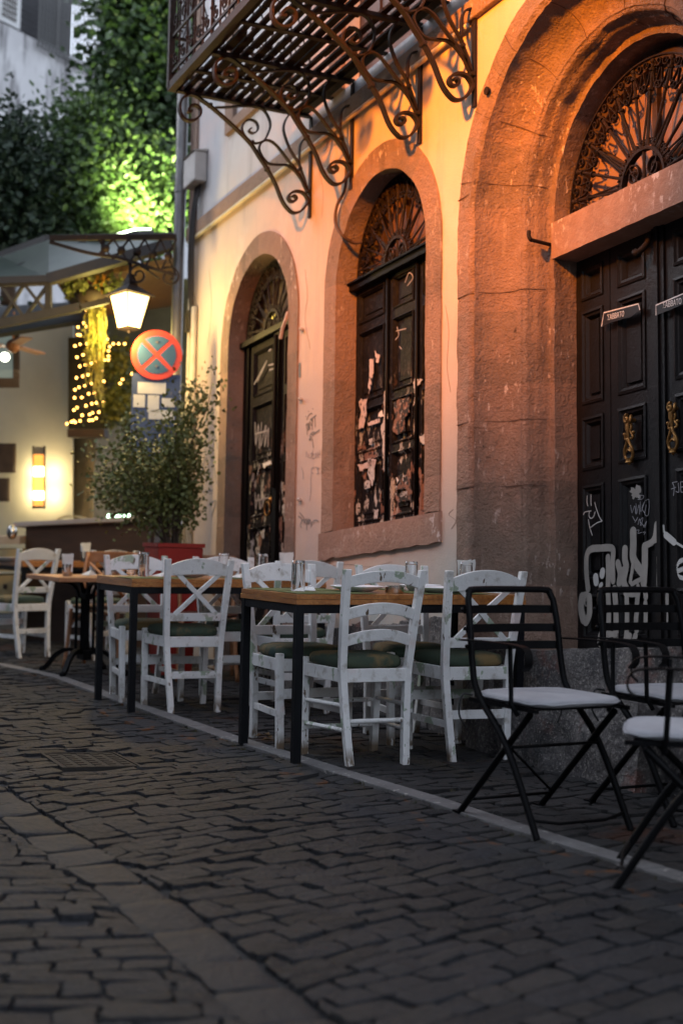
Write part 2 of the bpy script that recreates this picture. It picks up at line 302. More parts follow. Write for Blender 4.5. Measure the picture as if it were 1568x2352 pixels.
while a < -1.2:
    l = random.uniform(.45, .75); w = .048 + random.uniform(-.004, .004); b0, b1 = curb_b(a), curb_b(a + l)
    q_ = [(a + .0015, b0 - w), (a + l - .0015, b1 - w), (a + l - .0015, b1 + w), (a + .0015, b0 + w)]; z_ = .006 + random.uniform(-.001, .001); kb.hexa([gp(*p, -.03) for p in q_] + [gp(*p, z_) for p in q_]); a += l
tag(kb.build('kerb_strip', KERB, bevel=.004), kind='structure')
# manhole cover
mh = root('manhole_cover', I4, 'rusty rectangular manhole cover with raised grid, set in the cobbled road', 'manhole cover')
RUSTM = mat('rusty_cast_iron', (.020, .016, .013), (.013, .011, .009), 12, .75, metal=.0, spec=.3, bump=.3, bsc=90)
fr = MB(); c_ = [sum(p[i] for p in MH) / 4 for i in (0, 1)]
def sc_(p, k): return (c_[0] + (p[0] - c_[0]) * k, c_[1] + (p[1] - c_[1]) * k)
for i in range(4):
    p, q = MH[i], MH[(i + 1) % 4]; po, qo, pi_, qi = sc_(p, 1.0), sc_(q, 1.0), sc_(p, .93), sc_(q, .93)
    fr.hexa([gp(*po, -.03), gp(*qo, -.03), gp(*qi, -.03), gp(*pi_, -.03), gp(*po, .004), gp(*qo, .004), gp(*qi, .004), gp(*pi_, .004)])
fr.build('frame', RUSTM, mh)
lid = MB(); Q = [sc_(p, .915) for p in MH]; lid.hexa([gp(*p, -.03) for p in Q] + [gp(*p, .000) for p in Q])
def bl(s_, t_): return [Q[0][i] * (1 - s_) * (1 - t_) + Q[1][i] * (1 - s_) * t_ + Q[2][i] * s_ * t_ + Q[3][i] * s_ * (1 - t_) for i in (0, 1)]
for i in range(7):
    for j in range(5):
        r_ = [bl(x, y) for x, y in (((i + .2) / 7, (j + .2) / 5), ((i + .8) / 7, (j + .2) / 5), ((i + .8) / 7, (j + .8) / 5), ((i + .2) / 7, (j + .8) / 5))]
        lid.hexa([gp(*p, -.003) for p in r_] + [gp(*p, .003) for p in r_])
lid.build('lid', RUSTM, mh)
gr = MB(); random.seed(77)
for k in range(150):
    a = random.uniform(-8.5, -2.6); b = random.uniform(curb_b(a) + .07, 3.7) if k % 3 else curb_b(a) - random.uniform(.06, .12)
    for j in range(random.randint(4, 11)):
        x, y = a + random.gauss(0, .012), b + random.gauss(0, .012); h_ = random.uniform(.006, .018); t = random.random() * 6.28; dx, dy = math.cos(t) * .002, math.sin(t) * .002
        gr.add([gp(x - dx, y - dy, -.005), gp(x + dx, y + dy, -.005), gp(x + dy * 4, y + dx * 4, h_)], [(0, 1, 2)])
tag(gr.build('joint_weeds', mat('dry_green_weed', (.05, .055, .02), (.07, .05, .025), 30, .8), fixn=False), 'tiny dry weeds growing in the joints of the paving', 'weeds', kind='stuff')
# fallen leaves by the kerb
LV = mat('dry_leaf', (.16, .09, .035), (.09, .055, .025), 40, .8)
for i, (px, py, s_, lb) in enumerate([(626, 1703, .035, 'curled dry brown leaf on the pale kerb beside a white chair leg'), (700, 1667, .02, 'small dry leaf on the paving under the near dining table')]):
    r_ = ray(px, py); P = r_ * (-H / G.dot(r_)); lf = MB()
    for k in range(5):
        a_ = random.random() * 6; d_ = EX * math.cos(a_) + EY * math.sin(a_); n_ = G.cross(d_)
        o_ = P + d_ * .01 * k + G * (.008 + .006 * k); lf.add([o_, o_ + d_ * s_ + n_ * s_ * .5 + G * .01, o_ + d_ * s_ * 1.8, o_ + d_ * s_ - n_ * s_ * .5 + G * .012], [(0, 1, 2, 3)])
    tag(lf.build('dry_leaf', LV, fixn=False), lb, 'leaf')
# unseen house front added behind the camera to shade the road and darken reflections
OP = root('added_facing_house', I4, 'plain unseen house front added across the street, facing the arched doors', 'building')
m = MB(); m.box(-14.5, 8, -5.2, -4.6, -2.5, 7.5); m.box(-26, -14.6, -5.6, -4.2, -1, 8.5)
for k in range(8): m.box(-14 + k * 2.7, -12.8 + k * 2.7, -4.598, -4.52, .6 if k % 2 else -1.5, 2.3)
m.build('wall', mat('dark_grey_render', (.14, .14, .15), (.10, .10, .11), 2, .9), OP)
# ---------------- the corner building ----------------
B = root('corner_building', I4, 'old plastered corner building with brown stone arches, black doors and an iron balcony', 'building')
U0, U1, ZT = -11.12, -1.5, 7.5
D1C, D1Z, D1O, D1I = -9.55, 2.455, .745, .582
W2C, W2Z, W2O, W2I = -7.595, 2.455, .778, .603
PC, PZ, PO = -5.49, 2.42, 1.13
def arc(c, z, r, z0, n=28):      # up the left side, over, down the right
    p = [(c - r, z0), (c - r, z)]
    p += [(c - r * math.cos(math.pi * i / n), z + r * math.sin(math.pi * i / n)) for i in range(1, n)]
    return p + [(c + r, z), (c + r, z0)]
STZ = 3.57      # underside of the string course
wl = MB()
def wall_face(mb, outer, holes, y0, th):
    loops = [[V((u, y0, z)) for u, z in outer]] + [[V((u, y0, z)) for u, z in h] for h in holes]
    fl = [p for l in loops for p in l]; tr = tessellate_polygon(loops); n = len(fl)
    vs = fl + [p + V((0, th, 0)) for p in fl]; fs = [tuple(t) for t in tr] + [tuple(n + i for i in reversed(t)) for t in tr]; b = 0
    for l in loops:
        for i in range(len(l)): j = (i + 1) % len(l); fs.append((b + i, b + j, n + b + j, n + b + i))
        b += len(l)
    mb.add(vs, fs)
zb = -1.2
# door and portal openings reach the ground, so the outline dips around them; the window is a hole
outl = [(U0, zb)] + arc(D1C, D1Z, D1O - .03, zb) + arc(PC, PZ, PO - .03, zb) + [(U1, zb), (U1, STZ), (U0, STZ)]
w2h = arc(W2C, W2Z, W2O - .03, .76)
wall_face(wl, outl, [w2h], YW, .28)
wl.build('wall', PLASTER, B, fixn=True)
up = MB(); wall_face(up, [(U0, STZ), (U1, STZ), (U1, ZT), (U0, ZT)], [[(-8.12, 3.8), (-7.02, 3.8), (-7.02, 6.2), (-8.12, 6.2)]], YW + .004, .28); up.build('upper_wall', UPPLASTER, B)
rt = MB(); rt.box(U0, U0 + .28, YW + .285, YW + 5, zb, ZT); rt.box(U1 - .28, U1, YW + .285, YW + 5, zb, ZT); rt.box(U0 + .28, U1 - .28, YW + 4.7, YW + 5, zb, ZT); rt.build('side_wall', UPPLASTER, B)
rf = MB(); rf.box(U0 - .1, U1 + .1, YW - .15, YW + 5.1, ZT + .002, ZT + .15); rf.build('roof', STONE, B)
bd = MB(); bd.box(-8.12, -7.02, YW + .1, YW + .14, 3.8, 6.2)
for k in range(3): bd.box(-8.12 + .06 + k * .36, -8.12 + .32 + k * .36, YW + .085, YW + .1, 3.95, 5.9)
bd.build('balcony_door', DARKWOOD, B)
# string course, corner strip and conduit
sc1 = MB(); sc1.box(U0 - .02, U1, YW - .035, YW + .02, STZ, STZ + .115)
for i in range(len(sc1.v)): pass
sc1.build('string_course', STONE, B, bevel=.008)
cn = MB(); cn.box(U0 - .012, U0 + .15, YW - .014, YW + .1, STZ + .118, ZT - .01); cn.build('corner_strip', STONE, B)
us = MB()
for u0, u1 in ((-10.28, -10.1), (-8.32, -8.13), (-7.01, -6.82)): us.box(u0, u1, YW - .03, YW + .1, 3.80 if u0 > -9 else 4.30, 6.3)
us.box(-10.28, -9.0, YW - .028, YW + .1, 4.21, 4.298); us.build('upper_door_surround', STONE, B)
cdt = MB(); cdt.tube([V((U0 + .05, YW - .03, STZ - .022)), V((-6.5, YW - .03, STZ - .022))], .016); cdt.build('conduit', CREAMPIPE, B, smooth=True)
# surrounds
def sweep(mb, c, z, z0, prof, n=40, nj=16, amp=.004, z0r=None):
    path = [('l', z0 + (z - z0) * i / nj) for i in range(nj)] + [('a', math.pi * i / n) for i in range(n + 1)] + [('r', z - (z - z0) * i / nj) for i in range(1, nj + 1)]
    vs = []; L = len(prof)
    for k, t in path:
        for j, (r, y) in enumerate(prof):
            q = V((c - r, y, t)) if k == 'l' else V((c + r, y, t)) if k == 'r' else V((c - r * math.cos(t), y, z + r * math.sin(t)))
            e = noise.noise_vector(q * 7) * amp + noise.noise_vector(q * 25) * amp * .6
            vs.append(q + V((e.x, e.y, e.z)))
    fs = [(i * L + j, i * L + j + 1, (i + 1) * L + j + 1, (i + 1) * L + j) for i in range(len(path) - 1) for j in range(L - 1)]
    f0 = len(mb.m); mb.add(vs, fs); blk = 0; acc = 0; ids = []; ln_ = random.uniform(.35, .6)
    for i in range(len(path) - 1):
        d_ = (vs[(i + 1) * L + 1] - vs[i * L + 1]).length; acc += d_
        if acc > ln_: acc = 0; blk += 1; ln_ = random.uniform(.35, .6)
        ids.append((blk * 7 + blk // 2) % 3)
    for i in range(len(path) - 1):
        for j in range(L - 1): mb.m[f0 + i * (L - 1) + j] = ids[i]
def lin(a, b, n): return [(a[0] + (b[0] - a[0]) * i / n, a[1] + (b[1] - a[1]) * i / n) for i in range(n)]
YF = YW - .012      # face of the surrounds
win = bpy.data.objects.new('window', None); COL.objects.link(win); win.parent = B
sw = MB(); sweep(sw, W2C, W2Z, .88, [(W2O, YW + .05)] + lin((W2O, YF), (W2I, YF), 6) + lin((W2I, YF), (W2I, 4.06), 5) + [(W2I, 4.06)], 48, 24)
sw.build('surround', [STONE, STONEB, STONEC], win, smooth=40)
sl = MB(); n = 40
for i in range(n):      # sloping sill with an uneven lower edge
    u = W2C - W2O - .012 + (2 * W2O + .024) * i / n; u2 = u + (2 * W2O + .024) / n
    e1, e2 = [.012 * noise.noise(V((q * 9, 1, 0))) for q in (u, u2)]
    f = lambda q, e, y, z: V((q, y, z + e))
    sl.hexa([f(u, e1, YF - .012, .70), f(u2, e2, YF - .012, .70), f(u2, 0, 4.06, .70), f(u, 0, 4.06, .70), f(u, 0, YF - .012, .872), f(u2, 0, YF - .012, .872), f(u2, 0, 4.06, .905), f(u, 0, 4.06, .905)])
sl.build('sill', STONE2, win)
dr1 = bpy.data.objects.new('arched_door', None); COL.objects.link(dr1); dr1.parent = B
sw = MB(); sweep(sw, D1C, D1Z, -.35, [(D1O, YW + .05)] + lin((D1O, YF), (D1I, YF), 6) + lin((D1I, YF), (D1I, 4.06), 5) + [(D1I, 4.06)], 48, 30)
sw.build('surround', [STONE, STONEB, STONEC], dr1, smooth=40)
def door_leaf(u0, u1, z0, z1, yf, rows, mw=.022, st=.06, dp_=.020):
    # stiles and rails with sunk panels framed by mouldings; rows = [(z0,z1)] of panels
    m = MB(); m.box(u0, u1, yf + dp_, yf + .05, z0, z1)
    m.box(u0, u0 + st, yf, yf + dp_, z0, z1); m.box(u1 - st, u1, yf, yf + dp_, z0, z1)
    zz = [z0] + [z for r in sorted(rows) for z in r] + [z1]
    for k in range(0, len(zz), 2): m.box(u0 + st, u1 - st, yf, yf + dp_, zz[k], zz[k + 1])
    for a0, a1 in rows:
        o = [(u0 + st, a0), (u1 - st, a0), (u1 - st, a1), (u0 + st, a1)]
        rings = [(0, -.007), (.30, -.010), (.45, .001), (.7, .003), (1.0, dp_ - .001)]
        vs = []
        for t_, dy in rings:
            d_ = mw * t_; vs += [V((o[0][0] + d_, yf + dy, o[0][1] + d_)), V((o[1][0] - d_, yf + dy, o[1][1] + d_)), V((o[2][0] - d_, yf + dy, o[2][1] - d_)), V((o[3][0] + d_, yf + dy, o[3][1] - d_))]
        fs = [(r * 4 + k, r * 4 + (k + 1) % 4, r * 4 + 4 + (k + 1) % 4, r * 4 + 4 + k) for r in range(4) for k in range(4)]
        m.add(vs, fs)
        m.box(u0 + st + .055, u1 - st - .055, yf + .012, yf + dp_, a0 + .055, a1 - .055) if (a1 - a0 > .2 and u1 - u0 > .28) else None
    return m
def fan_grille(name, c, z0, y, R, hub, parent, ns=11, rod=.0065, zoff=0):
    f = MB(); N = V((0, 1, 0)); P = lambda r, t, dy=0: V((c - r * math.cos(t), y + dy, z0 + r * math.sin(t)))
    def spiral(cx, cz, r0, t0, turns, sgn, w=.016, th=.005):
        pts = [V((cx + r0 * (1 - .78 * k / 16) * math.cos(t0 + sgn * turns * 6.283 * k / 16), y, cz + r0 * (1 - .78 * k / 16) * math.sin(t0 + sgn * turns * 6.283 * k / 16))) for k in range(17)]
        f.bar(pts, w, th, N)
    f.bar([P(hub, math.pi * k / 20) for k in range(21)], .035, .016, N)
    f.bar([P(R + .02, math.pi * k / 40) for k in range(41)], .02, .008, N)
    f.bar([V((c - R - .03, y, z0 + .004)), V((c + R + .03, y, z0 + .004))], .03, .012, N)
    for i in range(ns):
        t = math.pi * (i + .5) / ns
        f.tube([P(hub, t), P(R * .8, t), P(R - .01, t)], rod, 7)
        if i % 2 == 0:
            for s_ in (-1, 1): f.tube([P(R * .76, t, -.008), P(hub, t + s_ * .13, -.008)], rod * .7, 6)
        f.tube([P(R * .77 - .006, t), P(R * .77 + .006, t)], rod * 2.1, 7); f.tube([P(R * .93 - .006, t), P(R * .93 + .006, t)], rod * 2.1, 7)
        f.sph(tuple(P(R, t)), rod * 1.7, 5)
        # scrolls either side of each spoke head and at the hub
        for s_ in (-1, 1):
            q = P(R * .985, t + s_ * .085); spiral(q.x, q.z, .026, math.atan2(q.z - z0, q.x - c) + s_ * 1.5, 1.25, s_)
            q = P(R * .80, t + s_ * .115); spiral(q.x, q.z, .024, math.atan2(q.z - z0, q.x - c) + 3.1 + s_ * 1.2, 1.25, -s_)
            f.bar([P(R * (.93 - .12 * math.sin(math.pi * k / 8)), t + s_ * (.02 + .1 * k / 8)) for k in range(9)], .014, .005, N)
            q = P(hub + .03, t + s_ * .10); spiral(q.x, q.z, .018, math.atan2(q.z - z0, q.x - c), 1.1, s_)
    f.tube([V((c, y, z0)), V((c, y, z0 + hub))], rod, 7)
    for s_ in (-1, 1): spiral(c + s_ * hub * .48, z0 + hub * .34, hub * .36, 1.57 - s_ * 1.2, 1.4, s_, .02, .007); f.bar([V((c + s_ * hub * (.12 + .5 * math.sin(k * .35)), y, z0 + hub * .15 * k)) for k in range(7)], .018, .007, N)
    return f.build(name, IRON, parent, smooth=35)
# window leaves
rows2 = [(.93, 1.33), (1.38, 1.66), (1.71, 2.17), (2.23, 2.43)]
yl = 4.02
for u0, u1 in ((-8.20, -7.745), (-7.72, -7.36), (-7.335, -6.98)):
    lf = door_leaf(u0, u1, .895, 2.46, yl, rows2, st=.045); o = lf.build('shutter', PEELDOOR, win)
for u in (-7.732, -7.347):
    m = MB(); m.tube([V((u, yl - .012, .9)), V((u, yl - .012, 2.46))], .011); m.build('shutter_rod', BLKIRON, win, smooth=True)
m = MB(); m.box(-8.20, -6.98, yl - .055, yl + .03, 2.455, 2.495); m.box(-8.20, -6.98, yl - .075, yl - .0, 2.496, 2.508); m.build('transom', BLKIRON, win)
fan_grille('fan_grille', W2C, 2.512, yl - .02, .52, .15, win)
m = MB(); m.prism([V((W2C - .64 * math.cos(math.pi * i / 24), yl + .06, 2.50 + .60 * math.sin(math.pi * i / 24))) for i in range(25)], (0, .01, 0))
FANB = mat('dusty_fanlight_board', (.10, .055, .045), (.16, .085, .065), 6, .7, layers=[((.02, .018, .018), 3, .5, .6)]); m.build('fanlight_board', FANB, win)
m = MB()
for i in range(3): m.box(W2C - .02 + (i - 1) * .3, W2C + .02 + (i - 1) * .3, yl + .03, yl + .058, 2.50, 3.04)
m.build('fanlight_bar', DARKWOOD, win)
# arched door leaves
rows1 = [(.02, .48), (.58, 1.05), (1.13, 1.49), (1.55, 1.98), (2.05, 2.40)]
m = MB(); m.box(-10.14, -10.035, yl - .02, yl + .06, -.3, 2.49); m.box(-9.06, -8.96, yl - .02, yl + .06, -.3, 2.49); m.build('frame', BLKIRON, dr1)
for u0, u1 in ((-10.03, -9.50), (-9.42, -8.98)):
    lf = door_leaf(u0, u1, -.25, 2.455, yl, rows1, st=.07); o = lf.build('door_leaf', PEELDOOR, dr1)
m = MB(); m.box(-9.497, -9.425, yl - .03, yl + .03, -.25, 2.455); m.tube([V((-9.46, yl - .04, 1.3)), V((-9.46, yl - .04, 2.44))], .012); m.build('centre_post', BLKIRON, dr1)
m = MB(); m.box(-10.14, -8.96, yl - .06, yl + .03, 2.458, 2.50); m.build('transom', BLKIRON, dr1)
fan_grille('fan_grille', D1C, 2.50, yl - .02, .50, .14, dr1)
m = MB(); m.prism([V((D1C - .60 * math.cos(math.pi * i / 24), yl + .06, 2.49 + .58 * math.sin(math.pi * i / 24))) for i in range(25)], (0, .01, 0)); m.build('fanlight_board', DARKWOOD, dr1)
m = MB(); m.lathe([(.001, 0), (.02, 0), (.026, -.02), (.012, -.035), (.001, -.035)], (-9.53, yl - .005, 1.22), 14, axis='y'); m.tube([V((-9.58 + .05 * math.cos(t * .5), yl - .03, 1.16 + .05 * math.sin(t * .5))) for t in range(13)], .006); m.build('handle', BRASS, dr1, smooth=True)
# a lit slot of the fanlight and a hanging strip
YEL = mat('lit_yellow_glass', (.8, .6, .1), None, emit=(1, .72, .12), es=.9)
m = MB(); m.add([onY(617, 757, yl + .02), onY(617, 733, yl + .02), onY(622, 725, yl + .02), onY(630, 722, yl + .02), onY(633, 748, yl + .02)], [(0, 1, 2, 3, 4)]); v0 = [V(v) for v in m.v]; m = MB(); m.prism(v0, (0, .006, 0)); m.build('lit_pane', YEL, dr1)
m = MB(); m.bar([onY(662, 716, YW - .01), onY(655, 737, YW - .02), onY(648, 757, YW - .02), onY(644, 778, YW - .015)], .02, .012, (0, 1, 0)); m.build('loose_strip', mat('pale_pink_plastic', (.6, .45, .42)), dr1)
# portal: band, cove, moulding, fascia
prof = [(PO, YW + .05)] + lin((PO, YF - .004), (.985, YF - .004), 6) + [(.98, YF + .022), (.966, YF + .022)]
prof += [(.96 - .165 * (1 - math.cos(t)) ** 1 * 1.0, YF + .002 + .19 * math.sin(t)) for t in [i * math.pi / 2 / 12 for i in range(13)]]
prof += [(.790, YF + .200), (.782, 4.07), (.774, 4.075), (.768, 4.09), (.765, 4.115), (.757, 4.125), (.75, 4.135), (.746, 4.155), (.742, 4.18), (.735, 4.195)] + lin((.73, 4.2), (.69, 4.2), 3) + lin((.69, 4.2), (.69, 4.42), 6) + [(.69, 4.42)]
po = bpy.data.objects.new('portal', None); COL.objects.link(po); po.parent = B
m = MB(); sweep(m, PC, PZ, .10, prof, 110, 80, .007); m.build('stone_surround', [STONE, STONEB, STONEC], po, smooth=40)
m = MB()
nx = 40
for i in range(nx):
    u = PC - .70 + 1.40 * i / nx; u2 = u + 1.40 / nx; e1, e2 = [.004 * noise.noise(V((q * 12, 5, 0))) for q in (u, u2)]
    m.hexa([V((u, 4.188, 2.187 + e1)), V((u2, 4.188, 2.187 + e2)), V((u2, 4.40, 2.187)), V((u, 4.40, 2.187)), V((u, 4.188, 2.385 + e2 * .5)), V((u2, 4.188, 2.385 + e1 * .5)), V((u2, 4.40, 2.385)), V((u, 4.40, 2.385))])
m.build('lintel', STONE2, po)
JT = mat('dark_joint', (.10, .06, .047), (.16, .10, .075), 20, .95)
for k_, t_ in [('l', onY(1150, 645).z), ('l', onY(1150, 950).z), ('l', onY(1150, 1104).z), ('l', onY(1150, 410).z)] + [('a', math.radians(q)) for q in (13, 33, 55, 76, 99, 122, 146, 168)]:
    m = MB(); pr2 = [(r_ - .001, y_ - .0035) for r_, y_ in prof if y_ < 4.19]; L_ = len(pr2); vs = []
    for dz in (-.0018, .0018):
        for r_, y_ in pr2:
            vs.append(V((PC - r_, y_, t_ + dz)) if k_ == 'l' else V((PC - r_ * math.cos(t_ + dz / .9), y_, PZ + r_ * math.sin(t_ + dz / .9))))
    n0 = len(vs); vs += [v + V((0, .012, 0)) for v in vs]
    fs = []
    for j in range(L_ - 1): fs += [(j, j + 1, L_ + j + 1, L_ + j), (j, j + 1, n0 + j + 1, n0 + j), (L_ + j, L_ + j + 1, n0 + L_ + j + 1, n0 + L_ + j)]
    m.add(vs, fs); m.build('block_joint', JT, po, fixn=False)
fan_grille('fan_grille', PC, 2.405, 4.262, .60, .17, po, ns=12, rod=.0085)
LUNG = mat('dusty_pink_glass', (.30, .19, .16), (.22, .13, .11), 3, .5)
m = MB(); m.prism([V((PC - .70 * math.cos(math.pi * i / 30), 4.36, 2.387 + .70 * math.sin(math.pi * i / 30))) for i in range(31)], (0, .01, 0)); m.build('fanlight_pane', LUNG, po)
m = MB()
for t in (36, 90, 144):
    t = math.radians(t); d = V((-math.cos(t), 0, math.sin(t))); q = V((-d.z, 0, d.x)) * .02; c0 = V((PC, 4.33, 2.39))
    m.hexa([c0 - q, c0 + q, c0 + q + V((0, .03, 0)), c0 - q + V((0, .03, 0))] + [c0 + d * .7 + x for x in (-q, q, q + V((0, .03, 0)), -q + V((0, .03, 0)))])
m.bar([V((PC - .655 * math.cos(math.pi * k / 40), 4.335, 2.387 + .655 * math.sin(math.pi * k / 40))) for k in range(41)], .03, .06, (0, 1, 0)); m.build('fanlight_frame', DARKWOOD, po)
# double door
dd = bpy.data.objects.new('double_door', None); COL.objects.link(dd); dd.parent = B
yd = 4.34
rowsd = [(.17, .40), (.47, .97), (1.05, 1.33), (1.40, 1.90), (1.96, 2.14)]
for u0, u1 in ((-6.185, -5.885), (-5.878, -5.53), (-5.43, -5.11), (-5.10, -4.79)):
    lf = door_leaf(u0, u1, .115, 2.188, yd, rowsd, mw=.045, st=.055 if u0 < -6 else .06, dp_=.026); lf.build('door_leaf', BLACKDOOR, dd)
m = MB(); m.box(-5.525, -5.495, yd - .012, yd + .03, .115, 2.188); m.box(-5.493, -5.467, yd - .024, yd + .03, .115, 2.188); m.box(-5.465, -5.433, yd - .012, yd + .03, .115, 2.188); m.build('astragal', BLACKDOOR, dd)
m = MB(); m.tube(cr([V((-5.512, yd - .03, 2.16)), V((-5.515, yd - .045, 2.11)), V((-5.535, yd - .07, 2.075)), V((-5.565, yd - .085, 2.06))], 4), .016, 8, rf=lambda t: 1 + .5 * (t > .8)); m.build('bolt', IRON, dd, smooth=True)
def knocker(u, z):
    k = MB(); y0 = yd + .005
    P = lambda du, dz, dy=0: V((u + du, y0 - .03 - dy, z + dz))
    # scrolled top
    k.tube([P(.018 * (1 - .045 * i) * math.cos(i * .42 + 1.2) - .004, .093 + .024 * (1 - .045 * i) * math.sin(i * .42 + 1.2), .012) for i in range(18)], .0085, 8)
    k.tube(cr([P(.018, .108, .0), P(.03, .10, .01), P(.032, .08, .015), P(.018, .07, .01)], 4), .008, 8)
    k.tube(cr([P(-.02, .075), P(-.022, .05), P(-.012, .03), P(-.026, .014), P(-.03, -.002), P(-.018, -.006)], 4), .007, 8)
    k.tube(cr([P(.016, .07), P(.02, .05), P(.012, .03), P(.027, .014), P(.031, -.002), P(.018, -.006)], 4), .007, 8)
    k.tube([P(-.002, .085, .004), P(0, .04, .008), P(0, -.005, .004)], .012, 8, rf=lambda t: 1 - .35 * t)
    for s_ in (-1, 1): k.sph(tuple(P(s_ * .036, .022)), .0095, 6)
    k.tube(cr([P(0, -.005, .006), P(-.012, -.03, .006), P(-.03, -.06, .004), P(-.031, -.09), P(-.014, -.113), P(0, -.118), P(.014, -.113), P(.031, -.09), P(.030, -.06, .004), P(.012, -.03, .006)], 5, True), .0085, 8, closed=True)
    k.tube(cr([P(-.008, -.05, .004), P(-.018, -.07, .003), P(0, -.06, .004), P(.018, -.07, .003), P(.008, -.05, .004)], 4), .0045, 6)
    k.lathe([(.001, 0), (.022, 0), (.017, .014), (.02, .02), (.001, .024)], P(0, -.125, 0), 10); k.sph(tuple(P(0, -.128)), .009, 5)
    k.tube([P(0, .09, -.01), P(0, .09, -.035)], .012, 8); k.tube([P(0, -.11, -.01), P(0, -.11, -.035)], .008, 8)
    return k.build('knocker', BRASS, dd, smooth=50)
knocker(-5.70, 1.165); knocker(-5.36, 1.17)
# stickers with lettering
STK = mat('black_sticker', (.015, .015, .016), None, rough=.35)
def text_obj(txt, size, M, mt, name, parent, ext=.0008):
    c = bpy.data.curves.new(name, 'FONT'); c.body = txt; c.size = size; c.extrude = ext; c.align_x = 'CENTER'; c.align_y = 'CENTER'
    o = bpy.data.objects.new(name, c); COL.objects.link(o); bpy.context.view_layer.update()
    me = bpy.data.meshes.new_from_object(o.evaluated_get(bpy.context.evaluated_depsgraph_get())); COL.objects.unlink(o); bpy.data.objects.remove(o)
    me.transform(M); me.materials.clear(); me.materials.append(mt); q = bpy.data.objects.new(name, me); COL.objects.link(q)
    if parent: q.parent = parent
    return q
def wallM(u, y, z, sx=1, rot=0, sh=0): return Matrix(((sx * math.cos(rot), -sx * math.sin(rot) , 0, u), (0, 0, -1, y), (math.sin(rot), math.cos(rot), 0, z), (0, 0, 0, 1)))
for pl, tx in (([(-5.905, 1.775), (-5.885, 1.842), (-5.60, 1.824), (-5.588, 1.79), (-5.66, 1.772), (-5.74, 1.776), (-5.83, 1.779)], (-5.785, 1.803)), ([(-5.462, 1.735), (-5.462, 1.785), (-5.20, 1.797), (-5.19, 1.75), (-5.30, 1.742)], (-5.34, 1.765))):
    ys = yd - .036
    m = MB(); m.prism([V((u, ys, z)) for u, z in pl], (0, .002, 0)); s_ = m.build('sticker', STK, dd)
    m = MB(); m.bar([V((u, ys - .001, z)) for u, z in pl[:4]], .001, .006, (0, 1, 0)); m.build('sticker_edge', PAPER, s_)
    text_obj('ΣΑΒΒΑΤΟ', .040, wallM(tx[0], ys - .0015, tx[1], .75, -.05), PAPER, 'lettering', s_)
# graffiti on the double door (pixel strokes read off the photograph, laid on the door's own plane)
def Z5(x, y): return ((2250 + x / 2.1376) / 1.7417, (1500 + y / 2.1376) / 1.7417)
def strokes(lst, yy, w, mt, name, parent, dd_=.0015, fn=Z5, nn=4):
    if name == 'wall_crack' and len(lst) > 1:
        for q in lst: strokes([q], yy, w, mt, name, parent, dd_, fn, nn)
        return
    m = MB()
    for k_, s_ in enumerate(lst):
        ww = w; yy_ = yy - .00025 * k_
        if isinstance(s_[0], (int, float)): ww = s_[0]; s_ = s_[1:]
        P = [onY(*fn(*p), yy_) for p in s_]; P = cr(P, nn) if len(P) > 2 else P
        m.bar(P, dd_, ww * (1.7 if ww > .012 else 1), (0, 1, 0))
        for q in (P[0], P[-1]): m.lathe([(.0001, 0), (ww / 2 * (1.7 if ww > .012 else 1), 0), (ww / 2 * (1.7 if ww > .012 else 1), dd_), (.0001, dd_)], q - V((0, dd_ / 2 - .00012, 0)), 12, axis='y')
    return m.build(name, mt, parent)
YG = yd - .0125
strokes([(.022, (215, 1830), (205, 1740), (200, 1640), (205, 1540), (240, 1490), (330, 1480), (400, 1478), (430, 1500), (425, 1600), (428, 1760)),
         (.022, (385, 1560), (388, 1700), (385, 1850), (392, 2000), (390, 2150), (385, 2290)), (.024, (440, 1830), (450, 1950), (455, 2100), (450, 2290)),
         (.024, (470, 1610), (490, 1700), (480, 1780)), (.026, (530, 1490), (530, 1580), (540, 1640), (520, 1760), (550, 1850)), (.018, (540, 1640), (500, 1680)),
         (.03, (600, 1340), (602, 1450), (600, 1560), (640, 1640), (680, 1690)), (.028, (700, 1470), (700, 1600), (695, 1700), (690, 1780)), (.020, (700, 1460), (760, 1430), (790, 1380)), (.026, (805, 1285), (800, 1340), (790, 1400)),
         (.014, (600, 1600), (590, 1680), (575, 1770)), (.014, (680, 1740), (620, 1770), (590, 1790)), (.014, (640, 1800), (650, 1860), (600, 1880), (530, 1870)), (.02, (545, 1900), (548, 2050), (545, 2200), (530, 2290)), (.02, (640, 1880), (632, 1960)), (.02, (705, 1830), (708, 1900)), (.016, (815, 1560), (818, 1650), (815, 1760), (820, 1850)),
         (.02, (635, 2000), (625, 2100), (630, 2180)), (.018, (705, 1950), (708, 2050), (706, 2120)), (.018, (400, 2215), (450, 2220)), (.03, (330, 2230), (318, 2270), (330, 2300)), (.02, (570, 2230), (560, 2290)), (.02, (620, 2230), (600, 2290)), (.014, (890, 1880), (890, 1960)), (.012, (893, 2040), (892, 2110)),
         (.030, (165, 1900), (155, 1960), (158, 2020), (175, 2090)), (.026, (225, 1900), (228, 1980), (225, 2050), (200, 2110)), (.02, (165, 1890), (200, 1880), (225, 1900)), (.02, (188, 1920), (205, 1960), (208, 1900)), (.02, (175, 2090), (192, 2120))], YG, .02, GRAF, 'graffiti', dd)
strokes([(.026, (280, 1730), (284, 1770)), (.024, (340, 1680), (334, 1710)), (.014, (330, 1790), (318, 1805)), (.05, (1020, 1640), (1026, 1680)), (.012, (860, 1290), (870, 1350), (930, 1410), (1026, 1470)), (.02, (880, 1370), (950, 1430))], YG, .02, GRAFW, 'sprayed_dot', dd)
